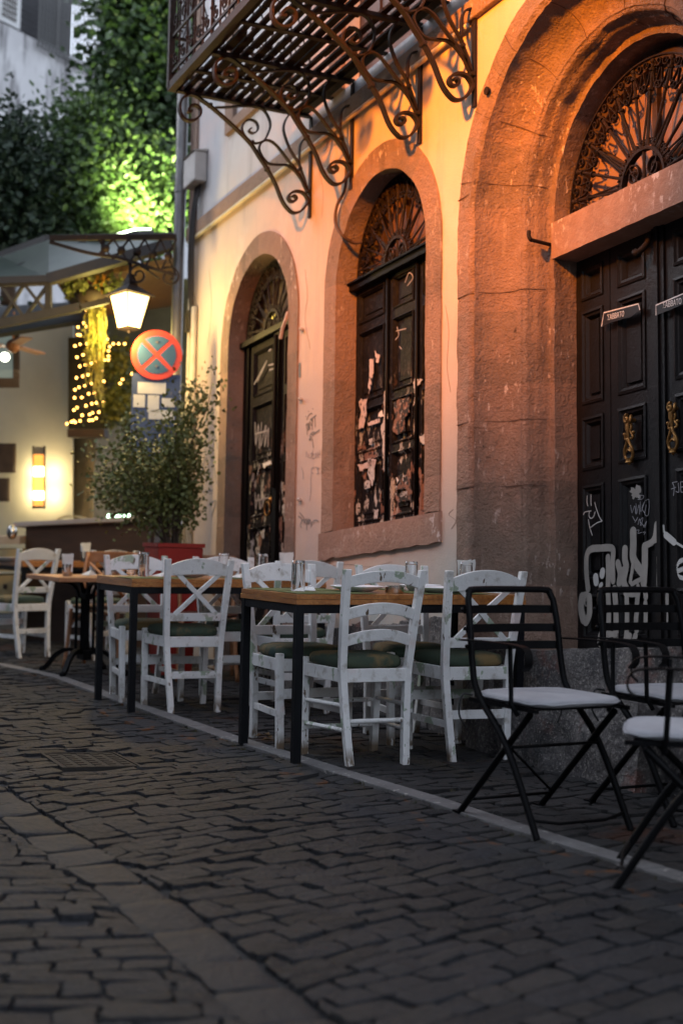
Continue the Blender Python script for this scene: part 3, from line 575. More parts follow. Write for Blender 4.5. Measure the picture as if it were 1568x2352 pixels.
strokes([[(207, 1035), (205, 1080), (212, 1120)], [(240, 1025), (240, 1090), (242, 1115)], [(175, 1195), (190, 1172), (240, 1162)], [(272, 1090), (285, 1140), (310, 1210), (335, 1250)], [(228, 1165), (222, 1200), (235, 1225), (260, 1215), (275, 1170)], [(335, 1250), (290, 1265), (235, 1305)], [(218, 1238), (228, 1300), (250, 1370)]], YG, .0048, GRAFW, 'marker_tag', dd)
strokes([[(578, 1115), (590, 1180), (612, 1120), (622, 1190)], [(625, 1100), (628, 1190), (650, 1110), (655, 1190)], [(660, 1085), (665, 1170), (700, 1080), (675, 1140), (700, 1180)], [(705, 1075), (735, 1070), (730, 1195), (700, 1190), (712, 1110)], [(640, 1065), (680, 1060), (690, 1035), (660, 1030), (645, 1050)], [(595, 1210), (620, 1250), (640, 1215), (615, 1260)], [(640, 1280), (655, 1230), (665, 1290), (685, 1220), (660, 1250), (690, 1290)], [(690, 1300), (715, 1250), (700, 1305)], [(620, 1330), (650, 1325), (640, 1355), (675, 1345)], [(685, 1345), (705, 1345), (692, 1365)]], YG, .0026, SCRIB2, 'marker_tag', dd)
strokes([[(935, 920), (975, 912)], [(935, 920), (950, 960), (945, 1030)], [(925, 975), (965, 960)], [(985, 925), (990, 1000), (965, 995)], [(1005, 915), (1040, 910)], [(1005, 915), (1010, 1000), (1040, 995)], [(1005, 960), (1035, 955)]], YG, .0036, SCRIB2, 'marker_tag', dd)
def blob(fn, c, r, yy, mt, name, parent, n=18, sx=1, seed=1, am=.45):
    random.seed(seed); o = onY(*fn(*c), yy); pts = []
    for i in range(n):
        a_ = 6.283 * i / n; q = r * (1 - am + am * 2 * random.random()); pts.append(o + V((q * sx * math.cos(a_), 0, q * math.sin(a_))))
    m = MB(); m.prism(pts, (0, .0015, 0)); return m.build(name, mt, parent)
blob(Z5, (620, 1010), .032, yd + .010, GRAF, 'torn_sticker', dd, 22, 1.2, 5)
# plaster graffiti (thin marks on the wall)
def ZS(x, y): return ((1100 + x / 3.359) / 1.7417, (1500 + y / 3.359) / 1.7417)
strokes([[(428, 600), (450, 540), (490, 515), (500, 525)], [(410, 555), (418, 560)], [(447, 490), (452, 492)], [(503, 452), (508, 455)], [(415, 660), (425, 730), (432, 805)], [(420, 680), (438, 650), (440, 745)], [(450, 740), (448, 640), (465, 735), (463, 625)], [(475, 615), (500, 600), (490, 680), (475, 640)], [(495, 600), (500, 740)], [(470, 600), (550, 540)], [(530, 560), (540, 700)], [(460, 820), (478, 830), (455, 870), (480, 865)], [(500, 770), (490, 800), (512, 975)], [(470, 800), (500, 770), (530, 765)], [(500, 810), (598, 732)],
         [(315, 1900), (360, 1935), (340, 2020), (355, 2045)], [(330, 1850), (390, 1930), (360, 1960)], [(385, 1930), (395, 1990), (420, 1930), (425, 2080)], [(430, 2000), (445, 1930), (450, 2010), (465, 1935), (480, 2000)], [(480, 2050), (500, 1980), (540, 1950), (575, 1958)]], YW - .002, .005, SCRIB, 'wall_scribble', B, fn=ZS)
strokes([[(415, 1100), (420, 1030), (440, 1100)], [(455, 1060), (450, 1110), (470, 1110)], [(480, 1110), (500, 1050), (475, 1060)], [(505, 1010), (500, 1120), (530, 1110)], [(500, 1070), (525, 1060)], [(540, 1110), (545, 1040), (550, 1110)], [(570, 1110), (568, 1040), (590, 1060), (572, 1075), (592, 1110)], [(600, 1010), (600, 1080)], [(520, 1240), (490, 1260), (485, 1310), (515, 1320)], [(540, 1240), (590, 1250), (560, 1280), (590, 1310), (555, 1330)], [(355, 1250), (370, 1300)], [(378, 1310), (375, 1400)], [(480, 1330), (478, 1600)], [(470, 1620), (460, 1690)]], YW - .002, .0042, SCRIB2, 'wall_scribble', B, fn=ZS)
def ZL(x, y): return (x, y)
strokes([[(498, 945), (494, 990), (500, 1030)], [(470, 1040), (478, 1000), (486, 1060), (494, 990)], [(462, 1090), (474, 1050), (482, 1100)], [(490, 1050), (497, 1110)], [(466, 1130), (488, 1126)], [(480, 1160), (496, 1150), (486, 1185)], [(470, 960), (482, 985)]], YW - .002, .011, SCRIB2, 'wall_scribble', B, fn=ZL)
strokes([[(1022, 700), (1030, 760), (1026, 840), (1034, 900)], [(1040, 1170), (1030, 1182), (1046, 1196), (1036, 1215)], [(700, 620), (706, 680), (700, 730), (712, 800)], [(730, 380), (742, 440), (738, 500)], [(480, 620), (486, 700), (478, 790)], [(760, 1300), (800, 1296), (850, 1302), (900, 1290)]], YW - .0015, .0022, mat('hairline_crack', (.26, .19, .16)), 'wall_crack', B, fn=ZL)
strokes([[(688, 838), (688, 862)]], YW - .004, .02, mat('blue_paint', (.10, .14, .18)), 'paint_mark', B, fn=ZL)
# chalky white marks
def C6(x, y): return ((800 + x / 1.568) / 1.7417, (900 + y / 1.568) / 1.7417)
YP = yl - .0125
def shred(poly, mt, par, yy=YP, fn=C6):
    P = [onY(*fn(*p), yy) for p in poly]; Q_ = []
    for i in range(len(P)):
        a, b = P[i], P[(i + 1) % len(P)]; n_ = max(2, int((b - a).length / .012))
        for k in range(n_):
            q = a.lerp(b, k / n_); e = noise.noise_vector(q * 60) * .010 + noise.noise_vector(q * 17) * .014; Q_.append(q + V((e.x, 0, e.z)))
    m = MB(); m.prism(Q_, (0, .0015, 0)); return m.build('torn_poster', mt, par)
PINKP = mat('pinkish_poster_paper', (.58, .50, .48), (.42, .36, .35), 20, .9, layers=[((.03, .028, .028), 30, .585, .61)])
GREYP = mat('grey_poster_paper', (.52, .52, .51), (.36, .36, .36), 20, .9, layers=[((.03, .028, .028), 36, .57, .60)])
BRNP = mat('brown_exposed_wood', (.20, .10, .07), (.11, .06, .04), 12, .85, layers=[((.012, .012, .013), 22, .48, .50), ((.34, .30, .28), 40, .60, .63)])
for pl, mt in (([(992, 1100), (1045, 1090), (1040, 1190), (1022, 1280), (988, 1280), (1005, 1180)], PINKP), ([(1062, 850), (1090, 835), (1085, 930), (1072, 1000), (1055, 1060), (1060, 960)], PINKP), ([(1095, 790), (1128, 820), (1120, 860), (1100, 870), (1104, 830)], PINKP),
               ([(1155, 1040), (1168, 1040), (1174, 1190), (1165, 1330), (1160, 1560), (1148, 1540), (1145, 1400), (1132, 1270), (1150, 1200)], GREYP), ([(1120, 1180), (1135, 1160), (1150, 1200), (1120, 1200)], PAPER), ([(1050, 1240), (1125, 1215), (1125, 1240), (1055, 1258)], PINKP),
               ([(985, 1505), (1030, 1495), (1100, 1465), (1098, 1500), (1040, 1530), (995, 1548)], PINKP), ([(1050, 1460), (1090, 1480), (1095, 1600), (1075, 1640), (1055, 1560)], GREYP), ([(1060, 1340), (1080, 1335), (1078, 1375), (1062, 1380)], GREYP), ([(1090, 1780), (1115, 1778), (1112, 1840), (1092, 1845)], GREYP), ([(1030, 1610), (1062, 1600), (1060, 1650), (1035, 1655)], GREYP),
               ([(1345, 955), (1392, 970), (1378, 1005), (1355, 1020), (1352, 1110), (1340, 1130), (1342, 1030), (1335, 990)], GREYP), ([(1372, 1330), (1410, 1310), (1412, 1370), (1378, 1365)], GREYP), ([(1345, 1480), (1355, 1480), (1354, 1535), (1342, 1535)], GREYP),
               ([(1212, 1110), (1250, 1090), (1310, 1085), (1312, 1180), (1280, 1220), (1285, 1290), (1230, 1310), (1205, 1280), (1225, 1200)], BRNP), ([(1240, 1570), (1300, 1560), (1325, 1680), (1320, 1730), (1230, 1740), (1215, 1690), (1240, 1640)], BRNP), ([(1222, 1640), (1260, 1660), (1290, 1650), (1300, 1700), (1240, 1710)], GREYP), ([(1228, 1580), (1240, 1600), (1232, 1625)], PAPER), ([(1270, 1560), (1285, 1590), (1275, 1640)], PAPER)):
    shred(pl, mt, win)
strokes([[(1235, 640), (1245, 690), (1225, 720)], [(1230, 665), (1290, 650)], [(1250, 762), (1262, 778)], [(1285, 360), (1310, 300), (1335, 330), (1300, 380)]], YP, .006, SCRIB2, 'chalk_mark', win, fn=C6)
strokes([[(345, 1240), (350, 1380), (365, 1250), (372, 1400)], [(385, 1240), (380, 1390), (410, 1260)], [(415, 1260), (405, 1390), (430, 1270), (425, 1390)], [(350, 1310), (420, 1290)], [(345, 1680), (350, 1780), (365, 1690), (375, 1780)], [(385, 1690), (380, 1780), (410, 1690)], [(350, 1730), (430, 1710)], [(360, 980), (420, 850), (340, 1000)], [(430, 880), (470, 870)], [(435, 910), (475, 895)], [(430, 790), (445, 780)], [(360, 1570), (375, 1500)]], YP, .011, SCRIB2, 'chalk_mark', dr1, fn=C6)
for pl, mt in (([(392, 1500), (440, 1472), (448, 1492), (400, 1524)], PAPER), ([(380, 1920), (405, 1905), (402, 1960), (385, 1965)], GREYP), ([(350, 2020), (375, 2018), (372, 2060), (352, 2060)], GREYP), ([(402, 2070), (420, 2065), (415, 2150), (400, 2150)], PINKP), ([(515, 1760), (530, 1755), (530, 1800), (518, 1810)], GREYP)): shred(pl, mt, dr1)
# rough stone plinth, portal base blocks and steps
def rock(mb, x0, x1, y0, y1, z0, z1, amp=.02, res=.035, seed=0):
    nx_, nz_, ny_ = max(2, int((x1 - x0) / res)), max(2, int((z1 - z0) / res)), max(2, int((y1 - y0) / res))
    def P(x, y, z):
        q = V((x, y, z)); e = noise.noise_vector(q * 5 + V((seed, 0, 0))) * amp + noise.noise_vector(q * 16) * amp * .5; return q + e
    vs = []; fs = []
    def grid(fn, na, nb):
        b = len(vs)
        for i in range(na + 1):
            for j in range(nb + 1): vs.append(fn(i / na, j / nb))
        for i in range(na):
            for j in range(nb): fs.append((b + i * (nb + 1) + j, b + (i + 1) * (nb + 1) + j, b + (i + 1) * (nb + 1) + j + 1, b + i * (nb + 1) + j + 1))
    grid(lambda s_, t: P(x0 + (x1 - x0) * s_, y0, z0 + (z1 - z0) * t), nx_, nz_)
    grid(lambda s_, t: P(x0 + (x1 - x0) * s_, y0 + (y1 - y0) * t, z1), nx_, ny_)
    grid(lambda s_, t: P(x0, y0 + (y1 - y0) * s_, z0 + (z1 - z0) * t), ny_, nz_); grid(lambda s_, t: P(x1, y0 + (y1 - y0) * s_, z0 + (z1 - z0) * t), ny_, nz_)
    mb.add(vs, fs)
m = MB(); u = -8.79
while u < -6.66:
    l = random.uniform(.3, .5); u2 = min(u + l, -6.64); rock(m, u + .004, u2 - .004, YW - .02, YW + .2, .0, .27 + random.uniform(-.01, .01), .022, seed=u)
    rock(m, u + .004 - .1, u2 - .004 - .1, YW - .035, YW + .2, -.6, -.01, .024, seed=u + 9); u = u2
m.build('plinth', ROUGH, B, smooth=60, fixn=False)
m = MB(); rock(m, -6.66, -6.24, YW - .05, YW + .4, -.22, .125, .018, seed=3); m.build('base_block', ROUGH, po, smooth=60, fixn=False); m = MB(); rock(m, -6.67, -6.18, YW - .08, YW + .4, -.9, -.225, .028, seed=5); m.build('base_block', ROUGH, po, smooth=60, fixn=False); m = MB()
rock(m, -4.80, -4.3, YW - .05, YW + .4, -.22, .125, .018, seed=13); m.build('base_block', ROUGH, po, smooth=60, fixn=False); m = MB(); rock(m, -4.80, -4.3, YW - .08, YW + .4, -.9, -.225, .028, seed=15); m.build('base_block', ROUGH, po, smooth=60, fixn=False)
m = MB(); rock(m, -6.235, -4.805, YW - .02, 4.42, -.125, .108, .014, seed=4); m.build('upper_step', ROUGH, po, smooth=60, fixn=False)
m = MB(); rock(m, -6.17, -4.805, 3.66, 4.3, -.9, -.13, .03, seed=6); m.build('lower_step', ROUGH, po, smooth=60, fixn=False)
# balcony
bal = bpy.data.objects.new('balcony', None); COL.objects.link(bal); bal.parent = B
BU0, BU1, BP, BZ = -8.70, -6.40, 1.03, 3.795
YO = YW - BP
m = MB(); nb = 13; pw = .066
for k in range(nb):
    y = YO + .03 + (BP - .1) * k / nb
    u = BU0 + .04
    while u < BU1 - .05:
        l = random.uniform(.25, .9); u2 = min(u + l, BU1 - .03); d_ = random.uniform(-.004, .004)
        if random.random() > .06: m.box(u + random.uniform(0, .01), u2, y + .002 + d_, y + pw - random.uniform(.008, .030) + d_, BZ + .012, BZ + .03)
        u = u2 + random.uniform(0, .006)
m.build('deck_boards', OLDWOOD, bal)
m = MB(); m.box(BU0, BU1, YO, YO + .05, BZ, BZ + .008); m.box(BU0, BU1, YO, YO + .008, BZ + .008, BZ + .055); m.box(BU0, BU0 + .045, YO + .052, YW, BZ, BZ + .008); m.box(BU1 - .045, BU1, YO + .052, YW, BZ, BZ + .008)
m.box(BU0, BU0 + .008, YO + .05, YW, BZ + .01, BZ + .055)
for u in (-8.31, -7.99, -7.53, -7.08, -6.77): m.box(u - .02, u + .02, YO + .055, YW - .002, BZ - .002, BZ + .01)
m.box(BU0 + .05, BU1 - .05, YW - .10, YW - .04, BZ - .004, BZ + .011); m.build('slab_frame', IRON, bal)
MAIN = [(.874, 3.665), (.903, 3.656), (.889, 3.693), (.858, 3.71), (.821, 3.696), (.817, 3.654), (.841, 3.618), (.883, 3.596), (.926, 3.602), (.956, 3.639), (.961, 3.694), (.941, 3.743), (.895, 3.775), (.845, 3.772), (.801, 3.749), (.743, 3.721), (.632, 3.65), (.52, 3.571), (.444, 3.506), (.391, 3.437), (.329, 3.361), (.267, 3.265), (.22, 3.165), (.181, 3.114), (.135, 3.085), (.082, 3.101), (.045, 3.142), (.026, 3.181), (.038, 3.215), (.069, 3.239), (.115, 3.239), (.153, 3.219), (.171, 3.187), (.156, 3.164), (.125, 3.166), (.111, 3.19), (.126, 3.205), (.145, 3.198)]
CA = [(.714, 3.72), (.619, 3.741), (.517, 3.768), (.428, 3.781), (.368, 3.771), (.329, 3.727), (.313, 3.673), (.327, 3.613), (.356, 3.557), (.407, 3.527), (.445, 3.527), (.49, 3.555), (.516, 3.593), (.514, 3.636), (.485, 3.673), (.448, 3.684), (.414, 3.669), (.402, 3.635), (.416, 3.604), (.446, 3.591), (.469, 3.605), (.45, 3.626)]
CB = [(.141, 3.393), (.187, 3.411), (.255, 3.403), (.323, 3.402), (.368, 3.441), (.392, 3.494), (.37, 3.54), (.326, 3.563), (.273, 3.543), (.227, 3.501), (.18, 3.451), (.134, 3.409), (.095, 3.365), (.063, 3.305), (.031, 3.245)]
CB2 = [(.255, 3.403), (.187, 3.411), (.141, 3.393), (.079, 3.332), (.032, 3.26)]
CC = [(.167, 3.785), (.204, 3.722), (.215, 3.662), (.198, 3.6), (.167, 3.533), (.135, 3.488), (.096, 3.437), (.08, 3.396), (.048, 3.322), (.023, 3.239)]
CDc = [(.025, 3.63), (.069, 3.608), (.091, 3.561), (.093, 3.488), (.096, 3.437)]
br0 = None
for u in (-8.64, -7.99, -7.08, -6.46):
    if br0 is None:
        m = MB(); Q = lambda l: [V((0, YW - p, z)) for p, z in l]
        m.bar(cr(Q(MAIN), 4), .038, .014, (1, 0, 0))
        for l in (CA, CB, CB2, CC, CDc): m.bar(cr(Q(l), 4), .028, .010, (1, 0, 0))
        m.box(-.019, .019, YW - .016, YW - .004, 3.07, 3.78); m.box(-.02, .02, YO + .05, YW - .02, 3.778, 3.792)
        for p, z in ((.33, 3.36), (.445, 3.525), (.75, 3.73), (.03, 3.25), (.09, 3.4)): m.tube([V((-.026, YW - p, z)), V((.026, YW - p, z))], .012, 8)
        br0 = m.build('scroll_bracket', IRON, bal, smooth=40); br0.location.x = u
    else:
        c = br0.copy(); COL.objects.link(c); c.parent = bal; c.location.x = u
def spir(m, o, ax, ay, r0, t0, turns, sgn, w, th, N, n=18):
    m.bar([o + ax * (r0 * (1 - .8 * k / n) * math.cos(t0 + sgn * turns * 6.283 * k / n)) + ay * (r0 * (1 - .8 * k / n) * math.sin(t0 + sgn * turns * 6.283 * k / n)) for k in range(n + 1)], w, th, N)
rl = MB(); Zv = V((0, 0, 1))
def rail_side(m, A_, B_, n):
    d = (B_ - A_); L_ = d.length; d.normalize(); N = d.cross(Zv)
    for z in (.07, .32, .92): m.bar([A_ + Zv * z, B_ + Zv * z], .014, .02, N)
    for i in range(n + 1):
        p = A_ + d * (L_ * i / n); m.tube([p + Zv * .0, p + Zv * .95], .0075, 6)
        if i < n:
            q = p + d * (L_ / n / 2)
            for zc, s_ in ((.14, 1), (.42, -1), (.80, 1)): spir(m, q + Zv * zc, d, Zv, .045, 1.57 * s_, 1.3, s_, .012, .006, N)
            m.bar([q + d * (.03 * math.sin(k * .7)) + Zv * (.33 + .058 * k) for k in range(11)], .012, .006, N)
            m.sph(tuple(p + Zv * .2), .014, 5); m.sph(tuple(p + Zv * .5), .014, 5)
o_ = V((0, 0, BZ + .05))
rail_side(rl, V((BU0 + .02, YO + .02, 0)) + o_, V((BU0 + .02, YW - .01, 0)) + o_, 7)
rail_side(rl, V((BU0 + .02, YO + .02, 0)) + o_, V((BU1 - .02, YO + .02, 0)) + o_, 15)
rail_side(rl, V((BU1 - .02, YO + .02, 0)) + o_, V((BU1 - .02, YW - .01, 0)) + o_, 7)
rl.build('railing', IRON, bal, smooth=40)
m = MB(); m.box(BU0 - .005, BU0 + .035, YO - .005, YO + .035, BZ + .02, BZ + 1.1); m.build('corner_post', IRON, bal); m = MB(); m.box(BU1 - .035, BU1 + .005, YO - .005, YO + .035, BZ + .02, BZ + 1.1); m.build('corner_post', IRON, bal)
# pipes, box, cables, hooks
m = MB(); q0 = onY(414, 527, YW - .08); px, py = q0.x - .02, q0.y
m.tube([V((px, py, -.05)), V((px, py, ZT))], .048, 14)
for z in (1.2, 2.6, 4.0, 5.4): m.tube([V((px, py, z)), V((px, py, z + .05))], .056, 14)
m.build('downpipe', PIPEM, B, smooth=40)
m = MB(); q1 = onY(442, 900, YW - .03)
m.tube([V((q1.x, YW - .03, -.05)), V((q1.x, YW - .03, 2.95))], .026, 10); m.tube([V((q1.x - .12, YW - .025, -.05)), V((q1.x - .12, YW - .025, 3.05))], .02, 10); m.build('wall_conduit', CREAMPIPE, B, smooth=True)
m = MB(); a1 = onY(447, 372); m.box(-11.02, -10.74, YW - .11, YW - .001, 3.98, 4.23); m.prism([V((-11.03, YW - .13, 4.231)), V((-11.03, YW, 4.27)), V((-11.03, YW, 4.231))], (.30, 0, 0))
m.build('junction_box', mat('pale_box_paint', (.50, .46, .43), (.40, .36, .33), 6, .6), B, bevel=.01)
m = MB()
for k in range(5): m.tube(cr([V((-10.93 + .03 * k, YW - .03, 3.98)), V((-10.97 + .025 * k, YW - .05, 3.7)), V((-11.0 + .03 * k, YW - .05, 3.3)), V((-10.98 + .02 * k, YW - .03, 2.9 - .1 * k))], 5), .008, 6)
for k in range(3): m.tube([V((-10.98 + .06 * math.cos(t * .6), YW - .05, 2.85 + .09 * math.sin(t * .6 + k))) for t in range(12)], .008, 6)
m.build('cable_bundle', mat('black_cable', (.02, .015, .015)), B, smooth=True)
def C2(x, y): return ((600 + x / 1.1615) / 1.7417, y / 1.1615 / 1.7417)
m = MB(); m.tube(cr([onY(*C2(912, 770), YW - .03), onY(*C2(905, 880), YW - .03), onY(*C2(870, 950), YW - .05), onY(*C2(860, 1030), YW - .06), onY(*C2(890, 1090), YW - .05), onY(*C2(940, 1125), YW + .03), onY(*C2(985, 1125), YW + .09)], 6), .011, 8); m.build('hanging_cable', mat('brown_cable', (.07, .04, .03)), B, smooth=True)
m = MB(); hk = (onY(1215, 548, YW - .02), onY(1263, 563, 4.19))
a_, b_ = onY(1263, 562, 4.195), onY(1219, 551, 4.05); m.tube(cr([a_, b_.lerp(a_, .1), b_, b_ + V((-.006, -.01, .02)), b_ + V((-.006, -.01, .05))], 4), .011, 8); m.build('iron_hook', IRON, B, smooth=True)
m = MB(); q = onY(1115, 208, YW - .04); m.lathe([(.001, 0), (.022, 0), (.022, .012), (.008, .016), (.008, .06)], q, 12, axis='y'); m.build('iron_nail', IRON, B, smooth=40)
for k, (x_, y_) in enumerate(((690, 756), (687, 916), (685, 1147))):
    m = MB(); q = onY(x_, y_, YW - .02); m.tube([q, q + V((0, .05, 0))], .013, 8); m.tube([q + V((.0, -.004, .0)), q + V((.03, -.004, -.004))], .010, 8); m.build('iron_hinge_pin', mat('pale_painted_iron', (.42, .38, .36)), B, smooth=40)
# ---------------- taverna chairs ----------------
def leg4(m, pts, w, d):      # rectangular post through points, size w (x) by d (y)
    L_ = len(pts); vs = []; fs = []
    for (x, y, z) in pts: vs += [V((x - w / 2, y - d / 2, z)), V((x + w / 2, y - d / 2, z)), V((x + w / 2, y + d / 2, z)), V((x - w / 2, y + d / 2, z))]
    for i in range(L_ - 1):
        for k in range(4): fs.append((4 * i + k, 4 * i + (k + 1) % 4, 4 * i + 4 + (k + 1) % 4, 4 * i + 4 + k))
    fs += [(3, 2, 1, 0), tuple(4 * (L_ - 1) + k for k in range(4))]; m.add(vs, fs)
def back_y(z): return -.17 - .045 * max(0, (.42 - z) / .42) ** 1.5 - .085 * max(0, (z - .42) / .47) ** 1.2
def back_x(z): return .138 + (.165 - .138) * min(1, z / .44) + .025 * max(0, (z - .44) / .45)
def bx_rail(m, z0, z1, x0, x1, d, arch=0, arch2=0, n=14, bow=0, y0=None):
    top = []; vs = []; fs = []
    for i in range(n + 1):
        s_ = i / n; x = x0 + (x1 - x0) * s_; a = 1 - (2 * s_ - 1) ** 2; zb_, zt = z0 + arch2 * a, z1 + arch * a
        yb, yt = (back_y(zb_), back_y(zt)) if y0 is None else (y0, y0); yb -= bow * a; yt -= bow * a
        vs += [V((x, yb - d / 2, zb_)), V((x, yb + d / 2, zb_)), V((x, yt + d / 2, zt)), V((x, yt - d / 2, zt))]
    for i in range(n):
        for k in range(4): fs.append((4 * i + k, 4 * i + (k + 1) % 4, 4 * i + 4 + (k + 1) % 4, 4 * i + 4 + k))
    fs += [(3, 2, 1, 0), tuple(4 * n + k for k in range(4))]; m.add(vs, fs)
def cushion(w0, w1, d0, d1, z, h):      # rounded trapezoid pad
    m = MB(); n = 40; prof = [(.90, 0), (.985, .18), (1.0, .42), (.985, .66), (.93, .85), (.80, .96), (.5, 1.02), (.0, 1.03)]; vs = []; fs = []
    for k, (s_, t) in enumerate(prof):
        for i in range(n):
            a = 6.283 * i / n; cx, sy = math.cos(a), math.sin(a); e = .45
            X = abs(cx) ** e * (1 if cx > 0 else -1); Y = abs(sy) ** e * (1 if sy > 0 else -1)
            y = (d0 + d1) / 2 + Y * (d1 - d0) / 2 * s_; w = w0 + (w1 - w0) * (Y + 1) / 2
            vs.append(V((X * w / 2 * s_, y, z + h * t + .003 * noise.noise(V((X * 3, Y * 3, k))))))
    for k in range(len(prof) - 1):
        for i in range(n): fs.append((k * n + i, k * n + (i + 1) % n, (k + 1) * n + (i + 1) % n, (k + 1) * n + i))
    m.add(vs, fs); m.add(vs[:n], [tuple(range(n))]); return m
def make_chair(M, label, group, kind='x'):
    r = root('taverna_chair' if kind == 'x' else 'ladder_back_chair', M, label, 'chair', group)
    for s_ in (-1, 1):
        m = MB(); zs = [0, .12, .25, .38, .44, .55, .68, .8, .885]; leg4(m, [(s_ * back_x(z), back_y(z), z) for z in zs], .034, .036); m.build('back_post', WHITE, r, bevel=.004)
        m = MB(); leg4(m, [(s_ * .182, .200, 0), (s_ * .186, .196, .2), (s_ * .188, .190, .44), (s_ * .188, .190, .462)], .034, .036); m.build('leg', WHITE, r, bevel=.004)
    m = MB()
    xa = back_x(.42) - .017
    m.box(-xa, xa, -.188, -.158, .375, .435); m.box(-.17, .17, .177, .203, .375, .435)
    for s_ in (-1, 1):
        leg = [(s_ * (back_x(.4) + .002), -.155, .405), (s_ * .188, .174, .405)]
        m.bar([V(leg[0]), V(leg[1])], .06, .024, (0, 0, 1))
    m.build('seat_frame', WHITE, r, bevel=.003)
    cushion(.335, .40, -.165, .212, .432, .062).build('seat_cushion', CUSH, r, smooth=True)
    st = MB()
    if kind == 'x':
        for s_ in (-1, 1): st.bar([V((s_ * (back_x(.17) + .001), back_y(.17) + .018, .17)), V((s_ * .185, .18, .17))], .03, .016, (0, 0, 1))
        st.box(-back_x(.22) + .016, back_x(.22) - .016, back_y(.22) - .009, back_y(.22) + .009, .195, .235); st.box(-.17, .17, .186, .202, .245, .29)
    else:
        for z in (.16, .27):
            for s_ in (-1, 1): st.tube([V((s_ * (back_x(z)), back_y(z), z)), V((s_ * .185, .195, z - .01))], .0105, 10)
        for z in (.20,): st.tube([V((-back_x(z), back_y(z), z)), V((back_x(z), back_y(z), z))], .011, 10)
        for z in (.13, .25): st.tube([V((-.185, .197, z)), V((.185, .197, z))], .011, 10)
    st.build('stretcher', WHITE, r, smooth=40)
    if kind == 'x':
        m = MB(); bx_rail(m, .785, .845, -.18, .18, .02, .045, .012, bow=.012); m.build('top_rail', WHITE, r, bevel=.003)
        m = MB(); bx_rail(m, .525, .572, -.165, .165, .020, 0, 0, n=2); m.build('lower_rail', WHITE, r, bevel=.003)
        m = MB()
        for s_, dy in ((-1, -.006), (1, .006)):
            pts = []
            for k in range(9):
                t = k / 8; z = .565 + (.80 - .565) * t; x = s_ * (-.125 + .25 * t); pts.append(V((x, back_y(z) + dy * (1 - abs(2 * t - 1)) - .004, z)))
            m.bar(pts, .013, .027, (0, 1, .18))
        m.build('cross_brace', WHITE, r, bevel=.002)
    else:
        for z0, x in ((.80, .178), (.655, .17), (.535, .163)):
            m = MB(); bx_rail(m, z0, z0 + .052, -x, x, .017, .030, .030, bow=.022); m.build('back_slat', WHITE, r, bevel=.003)
    return r
GR = 'white taverna chairs around the dining tables'
ch = make_chair(gmat(-5.90, 3.49, 1.475), 'white X-back chair with green paint patches, just behind the front black armchair', GR)
make_chair(gmat(-5.926, 2.955, 1.555), 'white ladder-back chair with three curved slats at the near table', GR, 'l')
for a_, b_, t_, lb in ((-6.50, 2.90, 4.74, 'worn white X-back chair with tan seat pad facing us at the near table'),
                       (-6.44, 3.50, -1.645, 'white X-back chair facing us behind the near table, close to the wall'),
                       (-7.97, 2.825, 1.53, 'white X-back chair with its back to us at the middle table corner'),
                       (-7.74, 3.42, 1.50, 'white X-back chair between the two big tables, half hidden behind the near table chair'),
                       (-8.525, 2.754, 4.66, 'white X-back chair facing the camera behind the street end of the middle table'),
                       (-8.36, 3.30, 4.70, 'white X-back chair facing the camera behind the middle table, nearest the arched door'),
                       (-11.71, 2.707, 1.956, 'white X-back chair with its back turned, standing beside the cast-iron pedestal table'),
                       (-11.35, 3.28, 1.75, 'white X-back chair mostly hidden behind the brown bentwood chair')):
    copy_tree(ch, gmat(a_, b_, t_), lb)
# ---------------- tables ----------------
def make_table(a0, b0, t, Lx, Wy, label, h=.765):
    # local x = short side (along the wall), y = long side towards the wall; origin at street/near corner
    r = root('dining_table', gmat(a0, b0, t), label, 'table', 'long wooden tables with black metal legs')
    m = MB()
    for k in range(2): m.box(.0 + .003 * k, Lx - .003 * k, 0.003 * k, Wy - .003 * k, h - .046 + .0235 * k, h - .024 + .0235 * k)
    for k in range(7): y = Wy * (k + 1) / 8; m.box(.004, Lx - .004, y - .0012, y + .0012, h - .0004, h + .0006)
    m.build('tabletop', WOOD, r, bevel=.003)
    m = MB(); z0, z1 = h - .086, h - .048
    m.box(.042, Lx - .042, .006, .036, z0, z1); m.box(.042, Lx - .042, Wy - .036, Wy - .006, z0, z1); m.box(.006, .036, .042, Wy - .042, z0, z1); m.box(Lx - .036, Lx - .006, .042, Wy - .042, z0, z1); m.build('apron', TBLMETAL, r, bevel=.002)
    for x in (.003, Lx - .041):
        for y in (.003, Wy - .041): m = MB(); m.box(x, x + .038, y, y + .038, 0, h - .047); m.build('leg', TBLMETAL, r, bevel=.002)
    return r
T1 = (-6.535, 2.60, .0); T2 = (-8.525, 2.44, .018)
t1 = make_table(*T1, .68, 1.22, 'near wooden table with black metal legs, set with plates and a tall glass')
t2 = make_table(*T2, .68, 1.24, 'middle wooden table with black metal legs, beyond the near one')
t4 = make_table(-12.95, 2.75, .15, .7, 1.2, 'far wooden table with dark edge behind the cast-iron pedestal table')
def tp(T, x, y, h=.765): return gmat(T[0] + x * math.cos(T[2]) - y * math.sin(T[2]), T[1] + x * math.sin(T[2]) + y * math.cos(T[2]), 0, h)
